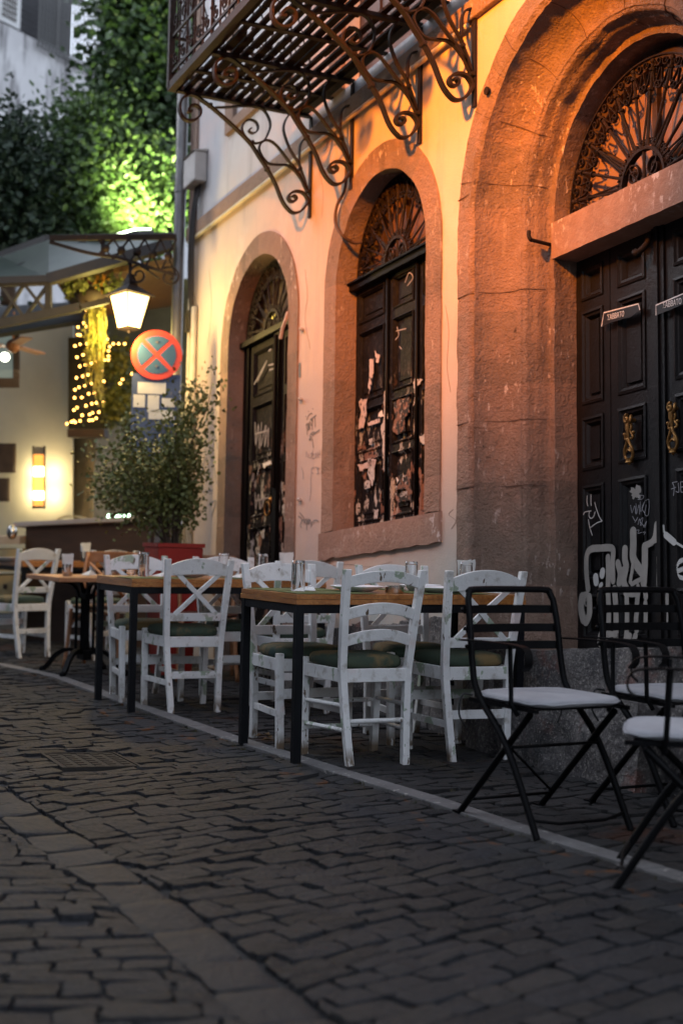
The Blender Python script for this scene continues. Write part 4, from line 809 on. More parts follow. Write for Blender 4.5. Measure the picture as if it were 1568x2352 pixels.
# ---------------- tableware ----------------
def tall_glass(M, label, grp='upturned glasses on the tables', h=.145, r=.033):
    m = MB(); m.lathe([(.0001, h), (r * .88, h), (r * .93, h - .004), (r, .004), (r, 0), (r - .003, 0), (r - .0035, .01), (r * .88 - .002, h - .016), (.0001, h - .018)], n=24)
    o = m.build('drinking_glass', GLASS, smooth=50); o.matrix_world = M; return tag(o, label, 'glass', grp)
def plate(M, label, r=.13):
    m = MB(); m.lathe([(.0001, 0), (r * .55, 0), (r * .62, .004), (r * .98, .022), (r, .025), (r * .99, .027), (r * .62, .009), (r * .5, .005), (.0001, .005)], n=36); o = m.build('plate', CERAM, smooth=60); o.matrix_world = M; return tag(o, label, 'plate', 'white plates on the tables')
def bowl(M, label, r=.045, h=.035, mt=None, nm='ashtray'):
    m = MB(); m.lathe([(.0001, 0), (r * .97, 0), (r, .003), (r, h), (r * .95, h), (r * .94, .006), (.0001, .006)], n=28); o = m.build(nm, mt or STEEL, smooth=40); o.matrix_world = M; return tag(o, label, nm.replace('_', ' '), 'steel bowls on the tables')
def napkin(M, label, s=.13, hh=.02, print_=False):
    r = root('folded_napkin', M, label, 'napkin', 'folded paper napkins on the tables'); m = MB()
    m.add([V((-s * .6, -s * .3, .002)), V((s * .6, -s * .2, .002)), V((.0, s * .45, .004)), V((0, -s * .05, hh)), V((s * .15, .06 * s, hh * 1.3))], [(0, 1, 3), (1, 4, 3), (1, 2, 4), (2, 0, 3), (2, 3, 4), (0, 2, 1)])
    m.build('paper', PAPER, r, fixn=True)
    if print_:
        m = MB()
        for k in range(6): m.bar([V((-s * .42 + .016 * k, -s * .20 + .003 * k, .0085 + .002 * k)), V((-s * .38 + .016 * k, -s * .10 + .003 * k, .013 + .0021 * k))], .001, .004, (0, 0, 1))
        m.build('print', INK, r)
    return r
MATG = mat('lime_placemat', (.10, .13, .035), (.07, .09, .03), 14, .8)
def placemat(M, label, w=.30, d=.40):
    m = MB(); m.box(-w / 2, w / 2, -d / 2, d / 2, .0008, .002); o = m.build('placemat', MATG); o.matrix_world = M; return tag(o, label, 'placemat', 'green paper placemats')
def cutlery(M, label):
    m = MB(); m.box(-.004, .004, -.10, .02, .004, .007); m.box(-.010, .010, .02, .07, .004, .006)
    for k in range(4): m.box(-.010 + k * .0055, -.0075 + k * .0055, .07, .105, .004, .006)
    m.box(.016, .024, -.10, .0, .004, .007); m.box(.014, .028, 0, .105, .004, .006); o = m.build('fork_and_knife', STEEL); o.matrix_world = M; return tag(o, label, 'cutlery', 'forks and knives on napkins')
def holder(M, label, tall=True):
    r = root('napkin_holder', M, label, 'napkin holder', 'napkin holders on the tables'); m = MB(); m.lathe([(.0001, 0), (.034, 0), (.036, .003), (.038, .085), (.035, .085), (.033, .006), (.0001, .006)], n=20); m.build('cup', STEEL, r, smooth=40)
    m = MB(); random.seed(3)
    for k in range(9):
        x = -.028 + .007 * k; e = .012 * math.sin(k * 1.3); m.add([V((x, -.028, .03)), V((x + .002, .028, .03)), V((x * 1.25 + e, .034, .155 + .008 * math.sin(k))), V((x * 1.3 + e, -.034, .15 + .008 * math.cos(k * 2)))], [(0, 1, 2, 3)]); m.add([V((x + .003, -.028, .03)), V((x + .005, .028, .03)), V((x * 1.25 + .004 + e, .034, .150)), V((x * 1.3 + .004 + e, -.034, .156))], [(0, 1, 2, 3)])
    m.build('napkins', PAPER, r, fixn=False); return r
def put(T, x, y, z=.7665): return tp(T, x, y, z)
placemat(put(T1, .50, .22), 'green placemat at the street corner of the near table'); placemat(put(T1, .16, .22), 'green placemat on the far side of the near table, street end'); placemat(put(T1, .50, .85), 'green placemat on the near table towards the wall'); placemat(put(T1, .16, .9), 'green placemat on the near table, far side by the wall')
tall_glass(put(T1, .40, .13, .769), 'tall upturned glass near the street corner of the near table'); napkin(put(T1, .33, .21, .769) @ Matrix.Rotation(.4, 4, 'Z'), 'printed paper napkin lying behind the tall glass on the near table', print_=True)
plate(put(T1, .40, .44, .769), 'white plate on the near table, left of the ladder-back chair'); bowl(put(T1, .52, .58), 'round steel ashtray in the middle of the near table'); tall_glass(put(T1, .30, .79, .769), 'upturned glass in the middle of the near table, seen over the ladder-back chair')
cutlery(put(T1, .28, .74, .769) @ Matrix.Rotation(1.4, 4, 'Z'), 'fork and knife beside the glass in the middle of the near table'); plate(put(T1, .50, .85, .769), 'white plate on the near table, between the ladder-back and X-back chairs'); plate(put(T1, .2, .9, .769), 'white plate at the wall end of the near table, far side', .11)
napkin(put(T1, .45, 1.04, .769) @ Matrix.Rotation(2.2, 4, 'Z'), 'folded napkin on the near table behind the green-patched chair'); napkin(put(T1, .56, 1.12, .769) @ Matrix.Rotation(.3, 4, 'Z'), 'crumpled napkin at the wall corner of the near table', .12, .03)
tall_glass(put(T1, .36, 1.07, .769), 'upturned glass at the wall end of the near table, beside the napkin holder'); holder(put(T1, .26, 1.13), 'steel cup stuffed with white napkins at the wall end of the near table')
placemat(put(T2, .5, .2), 'green placemat at the street corner of the middle table'); placemat(put(T2, .5, .85), 'green placemat on the middle table towards the wall')
tall_glass(put(T2, .30, .20, .769), 'tall upturned glass near the street end of the middle table'); napkin(put(T2, .34, .30, .769), 'folded napkin behind the tall glass on the middle table'); plate(put(T2, .38, .46, .769), 'white plate on the middle table behind the chair top')
tall_glass(put(T2, .34, .70, .769), 'upturned glass in the centre of the middle table'); napkin(put(T2, .45, .76, .769), 'folded napkin in the centre of the middle table'); bowl(put(T2, .36, .84), 'steel bowl on the middle table seen between chair bars', .042, .06, nm='steel_bowl'); tall_glass(put(T2, .3, .98, .769), 'upturned glass at the wall end of the middle table'); plate(put(T2, .4, 1.05, .769), 'white plate at the wall end of the middle table'); napkin(put(T2, .28, .92, .769), 'small napkin at the wall end of the middle table')
hd = holder(put(T2, .30, 1.14), 'steel cup with a big white napkin by the arched door'); 
# ---------------- pedestal table and bentwood chairs ----------------
pt = root('pedestal_table', gmat(-10.16, 2.83, .06), 'pale wood table on an ornate cast-iron pedestal at the far kerb', 'table')
m = MB(); m.box(-.42, .36, -.32, .52, .675, .708); m.build('tabletop', WOOD2, pt, bevel=.004)
m = MB()
for x in (-.075, -.027, .027, .075): m.tube([V((x * .8, x * .6, .14)), V((x * .8, x * .6, .56))], .012, 8)
m.tube([V((0, 0, .12)), V((0, 0, .62))], .016, 8, rf=lambda t: 1 + .5 * math.sin(t * 9))
for s_ in (-1, 1):
    m.bar(cr([V((s_ * .06, 0, .55)), V((s_ * .07, 0, .61)), V((s_ * .12, 0, .655)), V((s_ * .24, 0, .672))], 4), .03, .02, (0, 1, 0)); m.bar(cr([V((0, s_ * .05, .55)), V((0, s_ * .07, .61)), V((0, s_ * .12, .655)), V((0, s_ * .24, .672))], 4), .03, .02, (1, 0, 0))
    for dx, dy in ((1, 1), (1, -1)):
        d = V((s_ * dx, s_ * dy * 1, 0)).normalized(); m.bar(cr([V((0, 0, .15)) + d * .03, V((0, 0, .17)) + d * .12, V((0, 0, .13)) + d * .22, V((0, 0, .05)) + d * .29, V((0, 0, .015)) + d * .33], 5), .035, .028, V((-d.y, d.x, 0))); m.sph(tuple(V((0, 0, .02)) + d * .335), .024, 6)
m.box(-.08, .08, -.03, .03, .10, .17); m.box(-.08, .08, -.025, .025, .54, .58); m.build('pedestal', BLKIRON, pt, smooth=45)
ptT = lambda x, y, z=.7095: gmat(-10.16 + x, 2.83 + y, 0, z)
holder(ptT(.08, -.16), 'steel cup with a white napkin on the pale pedestal table'); bowl(ptT(.05, .17), 'wide steel bowl on the pale pedestal table', .06, .042, nm='steel_bowl'); tall_glass(ptT(.12, .30), 'short glass on the pale pedestal table beside the steel bowl', h=.05); napkin(ptT(-.1, .05), 'crumpled napkin on the pale pedestal table', .14, .03)
def bentwood(M, label):
    r = root('bentwood_chair', M, label, 'chair', 'brown bentwood chairs'); m = MB()
    for s_ in (-1, 1):
        q = MB(); q.tube(cr([V((s_ * .20, -.26, 0)), V((s_ * .19, -.21, .25)), V((s_ * .19, -.19, .45)), V((s_ * .20, -.22, .7)), V((s_ * .19, -.28, .86))], 4), .015, 8); q.build('back_post', WOOD2, r, smooth=True)
        q = MB(); q.tube(cr([V((s_ * .21, .22, 0)), V((s_ * .19, .19, .25)), V((s_ * .18, .17, .45))], 4), .015, 8); q.build('leg', WOOD2, r, smooth=True)
        m.tube(cr([V((s_ * .195, .2, .2)), V((s_ * .17, .17, .34)), V((s_ * .08, .16, .42)), V((0, .16, .435))], 4), .009, 6)
        m.tube([V((s_ * .16, -.20, .50)), V((-s_ * .17, -.24, .79))], .012, 6); m.build('brace', WOOD2, r, smooth=True); m = MB()
    q = MB(); q.lathe([(.0001, .445), (.20, .445), (.215, .455), (.215, .468), (.20, .475), (.0001, .472)], n=28); q.build('seat', mat('dark_seat_wood', (.14, .06, .035), (.09, .04, .025), 6, .5), r, smooth=40)
    q = MB(); vs = cr([V((-.21, -.27, .83)), V((-.1, -.315, .835)), V((.1, -.315, .835)), V((.21, -.27, .83))], 6); q.bar(vs, .085, .016, (0, 0, 1)); q.build('top_rail', WOOD2, r, bevel=.004); return r
bw = bentwood(gmat(-10.62, 3.08, 4.15), 'brown bentwood chair with dark seat behind the pedestal table')
copy_tree(bw, gmat(-9.55, 3.55, 4.4), 'brown bentwood chair beside the red planter, behind the middle table')
# ---------------- black folding armchairs ----------------
def slat_chair(M, label):
    r = root('folding_armchair', M, label, 'chair', 'black metal folding armchairs with grey cushions')
    m = MB(); R_ = .011
    # back frame: a bent tube whose sides run on down to the front feet
    side = lambda s_: [V((s_ * .205, .25, .0)), V((s_ * .205, .06, .29)), V((s_ * .205, -.13, .46)), V((s_ * .203, -.175, .56)), V((s_ * .20, -.20, .70)), V((s_ * .195, -.225, .80))]
    R_ = .0125; pts = cr(side(-1), 4) + cr([V((-.185, -.235, .828)), V((-.155, -.24, .84)), V((.155, -.24, .84)), V((.185, -.235, .828))], 4) + list(reversed(cr(side(1), 4)))
    m.bar(pts, .024, .013, (0, 0, 1)) if 0 else m.tube(pts, R_, 8); m.build('back_frame', BLKIRON, r, smooth=50)
    for z, y in ((.765, -.218), (.695, -.2), (.63, -.185)):
        q = MB(); q.bar(cr([V((-.212, y - .008, z)), V((-.1, y - .035, z)), V((.1, y - .035, z)), V((.212, y - .008, z))], 6), .031, .005, (0, 0, 1))
        for s_ in (-1, 1): q.sph((s_ * .214, y - .014, z), .008, 5)
        q.build('back_slat', BLKIRON, r, smooth=40)
    for s_ in (-1, 1):
        q = MB(); q.tube([V((s_ * .186, -.27, 0)), V((s_ * .186, -.04, .22)), V((s_ * .186, .17, .42))], R_, 8); q.box(s_ * .186 - .014, s_ * .186 + .014, -.30, -.255, 0, .008); q.build('rear_leg', BLKIRON, r, smooth=50)
        q = MB(); q.bar(cr([V((s_ * .235, -.20, .655)), V((s_ * .235, .0, .66)), V((s_ * .235, .17, .658)), V((s_ * .235, .215, .640)), V((s_ * .235, .222, .60)), V((s_ * .235, .20, .575))], 5), .032, .006, (1, 0, 0)); q.tube([V((s_ * .228, .10, .655)), V((s_ * .226, .11, .45)), V((s_ * .2, .115, .41))], .009, 6); q.build('armrest', BLKIRON, r, smooth=40)
    q = MB(); q.tube([V((-.205, .215, .06)), V((-.1, .235, .045)), V((.1, .235, .045)), V((.205, .215, .06))], .006, 6); q.tube([V((-.186, -.21, .06)), V((.186, -.21, .06))], .006, 6); q.tube([V((-.2, .06, .29)), V((.2, .06, .29))], .006, 6); q.tube([V((-.186, -.2, .07)), V((.2, .03, .31))], .005, 6); q.build('stretcher', BLKIRON, r, smooth=True)
    q = MB()
    for k in range(7): y = -.17 + .06 * k; q.bar([V((-.195, y, .437)), V((.195, y, .437))], .028, .004, (0, 1, 0))
    q.bar([V((-.2, -.19, .436)), V((-.2, .23, .436))], .014, .014, (0, 0, 1)); q.bar([V((.2, -.19, .436)), V((.2, .23, .436))], .014, .014, (0, 0, 1)); q.build('seat', BLKIRON, r)
    cu = cushion(.40, .42, -.2, .235, .444, .032).build('seat_cushion', GREYC, r, smooth=True)
    q = MB(); sg_ = lambda v: (1 if v > 0 else -1)
    q.tube([V(((.205 + .005 * sg_(math.sin(a))) * abs(math.cos(a)) ** .45 * sg_(math.cos(a)), .0175 + .2185 * abs(math.sin(a)) ** .45 * sg_(math.sin(a)), .457 + .002 * math.sin(9 * a))) for a in [6.283 * k / 56 + .01 for k in range(56)]], .0035, 5, closed=True); q.build('piping', GREYC, cu, smooth=True)
    for s_ in (-1, 1): q = MB(); q.tube(cr([V((s_ * .19, -.19, .45)), V((s_ * .23, -.2, .45)), V((s_ * .235, -.21, .38)), V((s_ * .21, -.2, .33))], 4), .004, 5); q.build('cushion_tie', INK, r, smooth=True)
    return r
sc0 = slat_chair(gmat(-4.378, 2.946, 4.754), 'black folding armchair with grey cushion standing nearest the white kerb, fully in view')
copy_tree(sc0, gmat(-4.39, 3.551, 4.735), 'black folding armchair by the doorstep in front of the graffitied door')
copy_tree(sc0, gmat(-3.45, 2.90, 2.47), 'black folding armchair cut off by the right edge, arm curling left')
bt = root('bistro_table', gmat(-3.42, 3.36, .3), 'round black bistro table between the folding armchairs', 'table')
m = MB(); m.lathe([(.0001, .722), (.29, .722), (.30, .712), (.30, .70), (.285, .70), (.285, .715), (.0001, .715)], n=40); m.build('tabletop', BLKIRON, bt, smooth=40)
m = MB()
for s_ in (-1, 1): m.tube([V((-.22, s_ * .16, .70)), V((.22, s_ * .16, 0))], .013, 8); m.tube([V((.22, s_ * .14, .70)), V((-.22, s_ * .14, 0))], .013, 8)
for x in (-.2, .2): m.tube([V((x, -.15, .05)), V((x, .15, .05))], .008, 6)
m.build('legs', BLKIRON, bt, smooth=50)
# ---------------- planter with a shrub ----------------
REDP = mat('red_planter', (.40, .022, .012), (.30, .018, .012), 4, .5)
rp_ = ray(392, 1548); rp_ = rp_ * (-H / G.dot(rp_)); PA, PB = rp_.dot(EX), rp_.dot(EY)
pl_ = root('red_planter', gmat(PA, PB, 0.0), 'tall square red planter at the corner of the building', 'planter')
m = MB(); h_ = .93
def frus(m, a0, a1, z0, z1): m.hexa([V(p) for p in ((-a0, -a0, z0), (a0, -a0, z0), (a0, a0, z0), (-a0, a0, z0), (-a1, -a1, z1), (a1, -a1, z1), (a1, a1, z1), (-a1, a1, z1))])
frus(m, .12, .172, 0, h_); m.build('pot', REDP, pl_, bevel=.01); m = MB()
for x0, x1, y0, y1 in ((-.18, .18, -.18, -.15), (-.18, .18, .15, .18), (-.18, -.15, -.149, .149), (.15, .18, -.149, .149)): m.box(x0, x1, y0, y1, h_ + .001, h_ + .03)
m.build('rim', REDP, pl_); m = MB(); m.box(-.149, .149, -.149, .149, h_ + .001, h_ + .012); m.build('soil', MORTAR, pl_)
def leaves(m, n, fn, size, aspect=.6, seed=1):
    random.seed(seed)
    for _ in range(n):
        c, out = fn()
        d = (V((random.gauss(0, 1), random.gauss(0, 1), random.gauss(0, .7))) + out * .9); d.normalize(); s_ = size * random.uniform(.6, 1.3)
        b = d.cross(V((random.gauss(0, 1), random.gauss(0, 1), random.gauss(0, 1)))).normalized() * s_ * aspect / 2; up_ = d.cross(b).normalized() * s_ * .12
        m.add([c, c + d * s_ * .35 + b, c + d * s_ * .8 + b * .7 + up_, c + d * s_, c + d * s_ * .8 - b * .7 + up_, c + d * s_ * .35 - b], [(0, 1, 2, 3), (0, 3, 4, 5)])
def clumps(cent, n, rad, seed, squash=1): random.seed(seed); return [(c + V((random.gauss(0, rad[0]), random.gauss(0, rad[1]), random.gauss(0, rad[2])))) for c in cent for _ in range(n)]
shr = root('potted_shrub', gmat(PA, PB, 0, .95), 'leafy shrub with thin stems growing in the red planter', 'shrub')
st_ = MB(); random.seed(11); tips = []
for k in range(46):
    a_ = random.random() * 6.283; sp = random.random() ** .6; hh = random.uniform(.40, 1.0) * (1 - .15 * sp); e = V((math.cos(a_) - .15, math.sin(a_) - .62, 0)) * .43 * sp
    if k % 9 == 0: hh = random.uniform(1.0, 1.2); e = V((random.uniform(-.1, .3), random.uniform(-.1, .3), 0))
    pts = [V((e.x * .12, e.y * .12, 0)), V((e.x * .3, e.y * .3, hh * .45)) + V((random.gauss(0, .03), random.gauss(0, .03), 0)), V((e.x * .8, e.y * .8, hh * .8)), V((e.x, e.y, hh))]
    pp = cr(pts, 4); st_.tube(pp, .005, 4, rf=lambda t: 1.2 - .8 * t); tips += [(p, (p - V((0, 0, .5))).normalized()) for p in pp[4:]]
st_.build('stems', TWIG, shr)
m = MB()
def shf():
    p, o = random.choice(tips); q = p + V((random.gauss(0, .075), random.gauss(0, .075), random.gauss(0, .08))); return q, o
leaves(m, 7000, shf, .034, .7, 5); m.build('foliage', LEAFS, shr, fixn=False)
# ---------------- no-stopping sign ----------------
sg = at(360, 815, 11.15); fd = (V((0, 0, sg.z)) - sg); fd.z = 0; fd.normalize(); rt_ = V((-fd.y, fd.x, 0)); rt_ = rt_ if rt_.dot(CR) > 0 else -rt_
SM = Matrix(((rt_.x, -fd.x, 0, sg.x), (rt_.y, -fd.y, 0, sg.y), (0, 0, 1, sg.z), (0, 0, 0, 1)))
sr = root('no_stopping_sign', SM, 'round red and blue no-stopping sign above a small blue plate with stickers', 'sign')
SRED = mat('sign_red', (.75, .07, .03), (.68, .06, .03), 6, .4); SBLU = mat('sign_blue', (.035, .10, .20), (.06, .13, .22), 6, .4); SGRY = mat('sign_back', (.25, .25, .25))
Rs = .199
m = MB(); m.lathe([(.0001, 0), (Rs, 0), (Rs, .004), (.0001, .004)], (0, 0, 0), 48, axis='y'); m.build('disc', SRED, sr, smooth=30)
m = MB(); ri = Rs * .76; hw = Rs * .085
for q in range(4):      # four blue quadrants left free by the red cross
    A0 = math.radians(45 + 90 * q); off = math.asin(hw / ri); pts = [V((math.cos(A0 + math.pi / 4) * hw * 1.414, -.002, math.sin(A0 + math.pi / 4) * hw * 1.414))]
    pts += [V((ri * math.cos(A0 + off + (math.pi / 2 - 2 * off) * k / 12), -.002, ri * math.sin(A0 + off + (math.pi / 2 - 2 * off) * k / 12))) for k in range(13)]
    m.prism(pts, (0, .0015, 0))
m.build('blue_field', SBLU, sr)
m = MB(); m.box(-.185, .19, .012, .016, -.80, -.15); m.build('blue_plate', mat('plate_blue', (.05, .08, .18), (.06, .09, .19), 6, .5), sr)
for x0, x1, z0, z1 in ((-.14, .08, -.31, -.22), (-.17, -.08, -.42, -.32), (-.06, .03, -.455, -.32), (.05, .15, -.41, -.34), (-.05, .15, -.51, -.435)): m = MB(); m.box(x0, x1, .009, .0118, z0, z1); m.build('paper_sticker', PAPER, sr)
m = MB(); m.tube([V((0, .04, -3.2)), V((0, .04, .2))], .025, 10); m.build('pole', PIPEM, sr, smooth=True)
m = MB(); [m.lathe([(.0001, 0), (.012, 0), (.012, .004), (.0001, .004)], (0, -.006, z), 10, axis='y') for z in (.1, -.09)]; m.build('bolt', PIPEM, sr)
# ---------------- lantern on its iron bracket ----------------
lp = at(298, 706, 11.3); LM = upmat(lp, .35)
LM = LM @ Matrix.Scale(.87, 4)
ln = root('lantern', LM, 'lit four-sided street lantern with a dark pointed cap hanging from the iron bracket', 'lantern')
LG = mat('lit_lantern_glass', (1, .9, .6), None, rough=.3, emit=(1, .70, .24), es=3.6)
m = MB(); frus(m, .07, .125, -.19, .10); m.build('glass', LG, ln)
m = MB()
for sx in (-1, 1):
    for sy in (-1, 1): m.tube([V((sx * .072, sy * .072, -.195)), V((sx * .128, sy * .128, .105))], .006, 6)
frus(m, .17, .155, .105, .118); frus(m, .15, .05, .119, .20); frus(m, .05, .022, .201, .31); frus(m, .078, .075, -.205, -.192); m.sph((0, 0, -.225), .016, 6); m.tube([V((0, 0, .3)), V((0, 0, .42))], .009, 6); m.build('cap_and_frame', IRON, ln)
ll = lamp('lantern_light', 'POINT', lp + V((.0, 0, -.05)), 48, (1, .66, .22), shadow_soft_size=.1)
# lamp glass should not block its own light: the light sits just in front of the glass on the street side
ll.location = lp + V((.16, -.12, -.26))
bk = MB(); KD = 11.3
def KP(x, y, d=KD): return at(x, y, d)
N_ = (KP(300, 560) - KP(300, 700)).cross(KP(400, 560) - KP(200, 560)).normalized()
bk.bar([KP(115, 547), KP(405, 544)], .04, .04, N_); bk.bar(cr([KP(115, 556), KP(200, 580), KP(270, 592), KP(330, 610), KP(400, 632)], 5), .03, .025, N_)
for i in range(5):
    x0, x1 = 225 + 36 * i, 225 + 36 * (i + 1); f_ = lambda x: 552; g_ = lambda x: 580 + (x - 200) * .26
    bk.bar([KP(x0, 549), KP(x1, g_(x1))], .02, .014, N_); bk.bar([KP(x1, 549), KP(x0, g_(x0))], .02, .014, N_); q = KP((x0 + x1) / 2, (549 + g_((x0 + x1) / 2)) / 2); bk.sph(tuple(q), .035, 6)
bk.bar([KP(237, 546), KP(237, 590)], .03, .03, N_)
ax_ = CR; az_ = V((0, 0, 1))
spir(bk, KP(390, 636), ax_, az_, .085, 2.2, 1.6, -1, .03, .014, N_, 30); spir(bk, KP(318, 632), ax_, az_, .09, .4, 1.5, 1, .03, .014, N_, 30)
bk.bar(cr([KP(318, 608), KP(345, 625), KP(366, 640)], 4), .03, .014, N_); bk.tube([KP(298, 597), KP(298, 655)], .010, 6)
tag(bk.build('iron_wall_bracket', IRON, smooth=40), 'long iron lattice bracket with scrolls carrying the lantern from the wall corner', 'bracket')
# ---------------- glass canopy ----------------
cp = root('glass_canopy', I4, 'green-lit glass canopy on dark steel rafters over the cafe entrance', 'canopy')
DST = mat('dark_steel', (.022, .020, .020), (.035, .03, .027), 8, .6)
CG = mat('frosted_canopy_glass', (.075, .11, .085), (.045, .07, .055), 3, .35); CG.node_tree.nodes['Principled BSDF'].inputs['Transmission Weight'].default_value = .55
dA = [(0, 589, 13.5), (112, 549, 13.0), (237, 545, 12.8), (406, 543, 12.2)]; dB = [(0, 645, 12.0), (112, 642, 12.0), (250, 603, 12.0), (395, 561, 11.9)]
P_ = lambda t: at(*t)
pane = MB(); L1 = [at(-150, 640, 14), P_(dA[0]), P_(dA[1]), P_(dA[2]), P_(dA[3])]; L2 = [at(-150, 650, 12), P_(dB[0]), P_(dB[1]), P_(dB[2]), P_(dB[3])]
for i in range(4): pane.prism([L1[i], L1[i + 1], L2[i + 1], L2[i]], (0, 0, .012))
pane.build('glass_roof', CG, cp)
m = MB()
def beam(p, q, w, h_): d = (q - p).normalized(); m.bar([p, q], w, h_, d.cross(V((0, 0, 1))).cross(d) if 0 else d.cross(V((0, 0, 1))))
beam(at(-150, 640, 14), P_(dA[0]), .06, .07); beam(P_(dA[0]), P_(dA[1]), .06, .07); beam(P_(dA[1]), P_(dA[3]), .06, .06)
beam(at(-150, 650, 12), P_(dB[1]), .07, .06); beam(P_(dB[1]), P_(dB[3]), .08, .09); beam(at(0, 632, 12.9), at(200, 560, 12.7), .05, .06); beam(P_(dA[1]), at(60, 640, 12.0), .04, .05) if 0 else None
m.build('rafter', DST, cp)
m = MB()
tb = [(x, 648 if x < 112 else 646 - (x - 112) * .0, 12.0) for x in (-150, 0, 112)]
beam(at(-150, 655, 12), at(112, 648, 12), .05, .05); beam(at(-150, 775, 12), at(0, 744, 12), .06, .07); beam(at(0, 744, 12), at(185, 706, 12), .06, .07); beam(at(112, 648, 12), at(112, 722, 12), .05, .05); beam(at(112, 648, 12), at(240, 615, 12), .05, .05); beam(at(185, 706, 12), at(250, 690, 12.1), .05, .05)
for x in (-60, 0, 56):
    beam(at(x, 652, 12), at(x + 56, 735 - (x + 56) * .1, 12), .03, .025); beam(at(x + 56, 652, 12), at(x, 742 - x * .2, 12), .03, .025)
m.build('lattice_truss', mat('olive_truss_paint', (.045, .036, .02), (.03, .026, .016), 6, .6), cp)
m = MB(); m.hexa([at(-150, 790, 13.4), at(20, 765, 13.4), at(190, 735, 13.2), at(190, 735, 13.3), at(-150, 700, 15), at(20, 715, 15), at(190, 700, 15), at(190, 700, 15.1)]) if 0 else None
q = [at(-150, 800, 13.2), at(190, 745, 13.2), at(200, 700, 15.2), at(-150, 720, 15.2)]; m = MB(); m.prism(q, (0, 0, .04)); m.build('awning_soffit', mat('dark_grey_awning', (.05, .055, .062)), cp)
m = MB(); q = [at(185, 735, 15.3), at(420, 700, 15.3), at(420, 600, 12.6), at(130, 650, 12.6)]; m.prism(q, (0, 0, .05))
m.build('timber_ceiling', mat('warm_timber', (.26, .15, .06), (.17, .09, .035), 5, .6, stretch=(1, 12, 1)), cp)
# ---------------- restaurant ----------------
rs = root('restaurant', I4, 'cream restaurant front with a dark window, timber beam and a stone pier', 'building')
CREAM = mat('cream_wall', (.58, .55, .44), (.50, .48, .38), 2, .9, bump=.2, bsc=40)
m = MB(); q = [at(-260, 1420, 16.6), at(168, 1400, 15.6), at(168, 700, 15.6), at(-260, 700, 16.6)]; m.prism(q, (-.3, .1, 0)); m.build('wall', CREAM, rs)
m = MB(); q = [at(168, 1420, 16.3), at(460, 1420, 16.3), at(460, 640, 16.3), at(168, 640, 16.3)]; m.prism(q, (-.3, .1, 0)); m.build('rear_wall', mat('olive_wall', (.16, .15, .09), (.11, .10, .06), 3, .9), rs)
m = MB(); p0 = at(205, 1195, 15.9); rock(m, -.30, .30, -.2, .2, -.4, 1.05, .03, .05)
M_ = upmat(p0, .45); m.v = [tuple(M_ @ V(v)) for v in m.v]; m.build('stone_pier', mat('tan_pier_stone', (.34, .28, .18), (.22, .17, .10), 5, .9, bump=.6, bsc=20, bump2=.5), rs, smooth=50, fixn=False)
def bq(m, x0, y0, x1, y1, d, th=.05):      # upright board facing the viewer between two pixels at distance d
    q = [at(x0, y1, d), at(x1, y1, d), at(x1, y0, d), at(x0, y0, d)]; m.prism(q, CF * th)
m = MB()
for r_ in ((-60, 742, 42, 757), (-60, 868, 42, 890), (30, 757, 43, 868), (-60, 757, -50, 868)): bq(m, *r_, 14.6, .06)
wf = m.build('window_frame', DARKWOOD, rs); m = MB(); bq(m, -50, 757, 30, 868, 14.64, .01); m.build('pane', mat('dim_window_glass', (.10, .12, .12), None, rough=.1, emit=(.35, .42, .38), es=.22), wf)
gb = MB(); gb.sph(tuple(at(12, 820, 14.2)), .045, 8); tag(gb.build('globe_lamp', mat('lit_globe', (1, 1, .9), None, emit=(.95, 1, .82), es=6), smooth=True), 'small white glowing globe lamp in front of the dark cafe window', 'lamp')
fn_ = MB(); fc = at(30, 795, 14.1)
for k in range(3):
    a_ = k * 2.09 + .1; d = V((math.cos(a_), math.sin(a_), 0)); n_ = V((-d.y, d.x, 0)) * .06; fn_.add([fc + d * .08 - n_, fc + d * .08 + n_, fc + d * .42 + n_, fc + d * .42 - n_, fc + d * .08 - n_ + V((0, 0, .01)), fc + d * .08 + n_ + V((0, 0, .01)), fc + d * .42 + n_ + V((0, 0, .01)), fc + d * .42 - n_ + V((0, 0, .01))], [(0, 3, 2, 1), (4, 5, 6, 7), (0, 1, 5, 4), (1, 2, 6, 5), (2, 3, 7, 6), (3, 0, 4, 7)])
fn_.sph(tuple(fc), .07, 6); fn_.tube([fc, fc + V((0, 0, .35))], .012, 6); tag(fn_.build('ceiling_fan', WOOD2), 'wooden-bladed ceiling fan under the awning at the left edge', 'fan')
# sconce: glowing stained glass panel
sn = root('wall_sconce', I4, 'tall narrow orange glass wall light glowing on the cream wall', 'lamp')
SG = [mat('sconce_grey', (.3, .28, .25)), mat('sconce_orange', (1, .5, .1), None, emit=(1, .33, .06), es=1.1), mat('sconce_white', (1, 1, .9), None, emit=(1, .88, .55), es=6), mat('sconce_amber', (1, .6, .1), None, emit=(1, .55, .09), es=1.5), mat('sconce_brown', (.12, .05, .03))]
m = MB()
for (y0, y1, k) in ((1026, 1044, 0), (1044, 1072, 1), (1072, 1094, 2), (1094, 1128, 3), (1128, 1148, 2), (1148, 1162, 1), (1162, 1168, 4)): m.cur = k; bq(m, 76, y0, 101, y1 - .3, 15.25, .04)
m.build('glass_panel', SG, sn, fixn=True); m = MB(); bq(m, 74.5, 1024, 76, 1169, 15.22, .07); bq(m, 101, 1024, 102.5, 1169, 15.22, .07); m.build('side_rail', DARKWOOD, sn)
for yy in (1085, 1138):
    for xx in (66, 111): lamp('sconce_light', 'POINT', at(xx, yy, 15.58 if xx > 90 else 15.70), 2.2, (1, .80, .42), shadow_soft_size=.05)
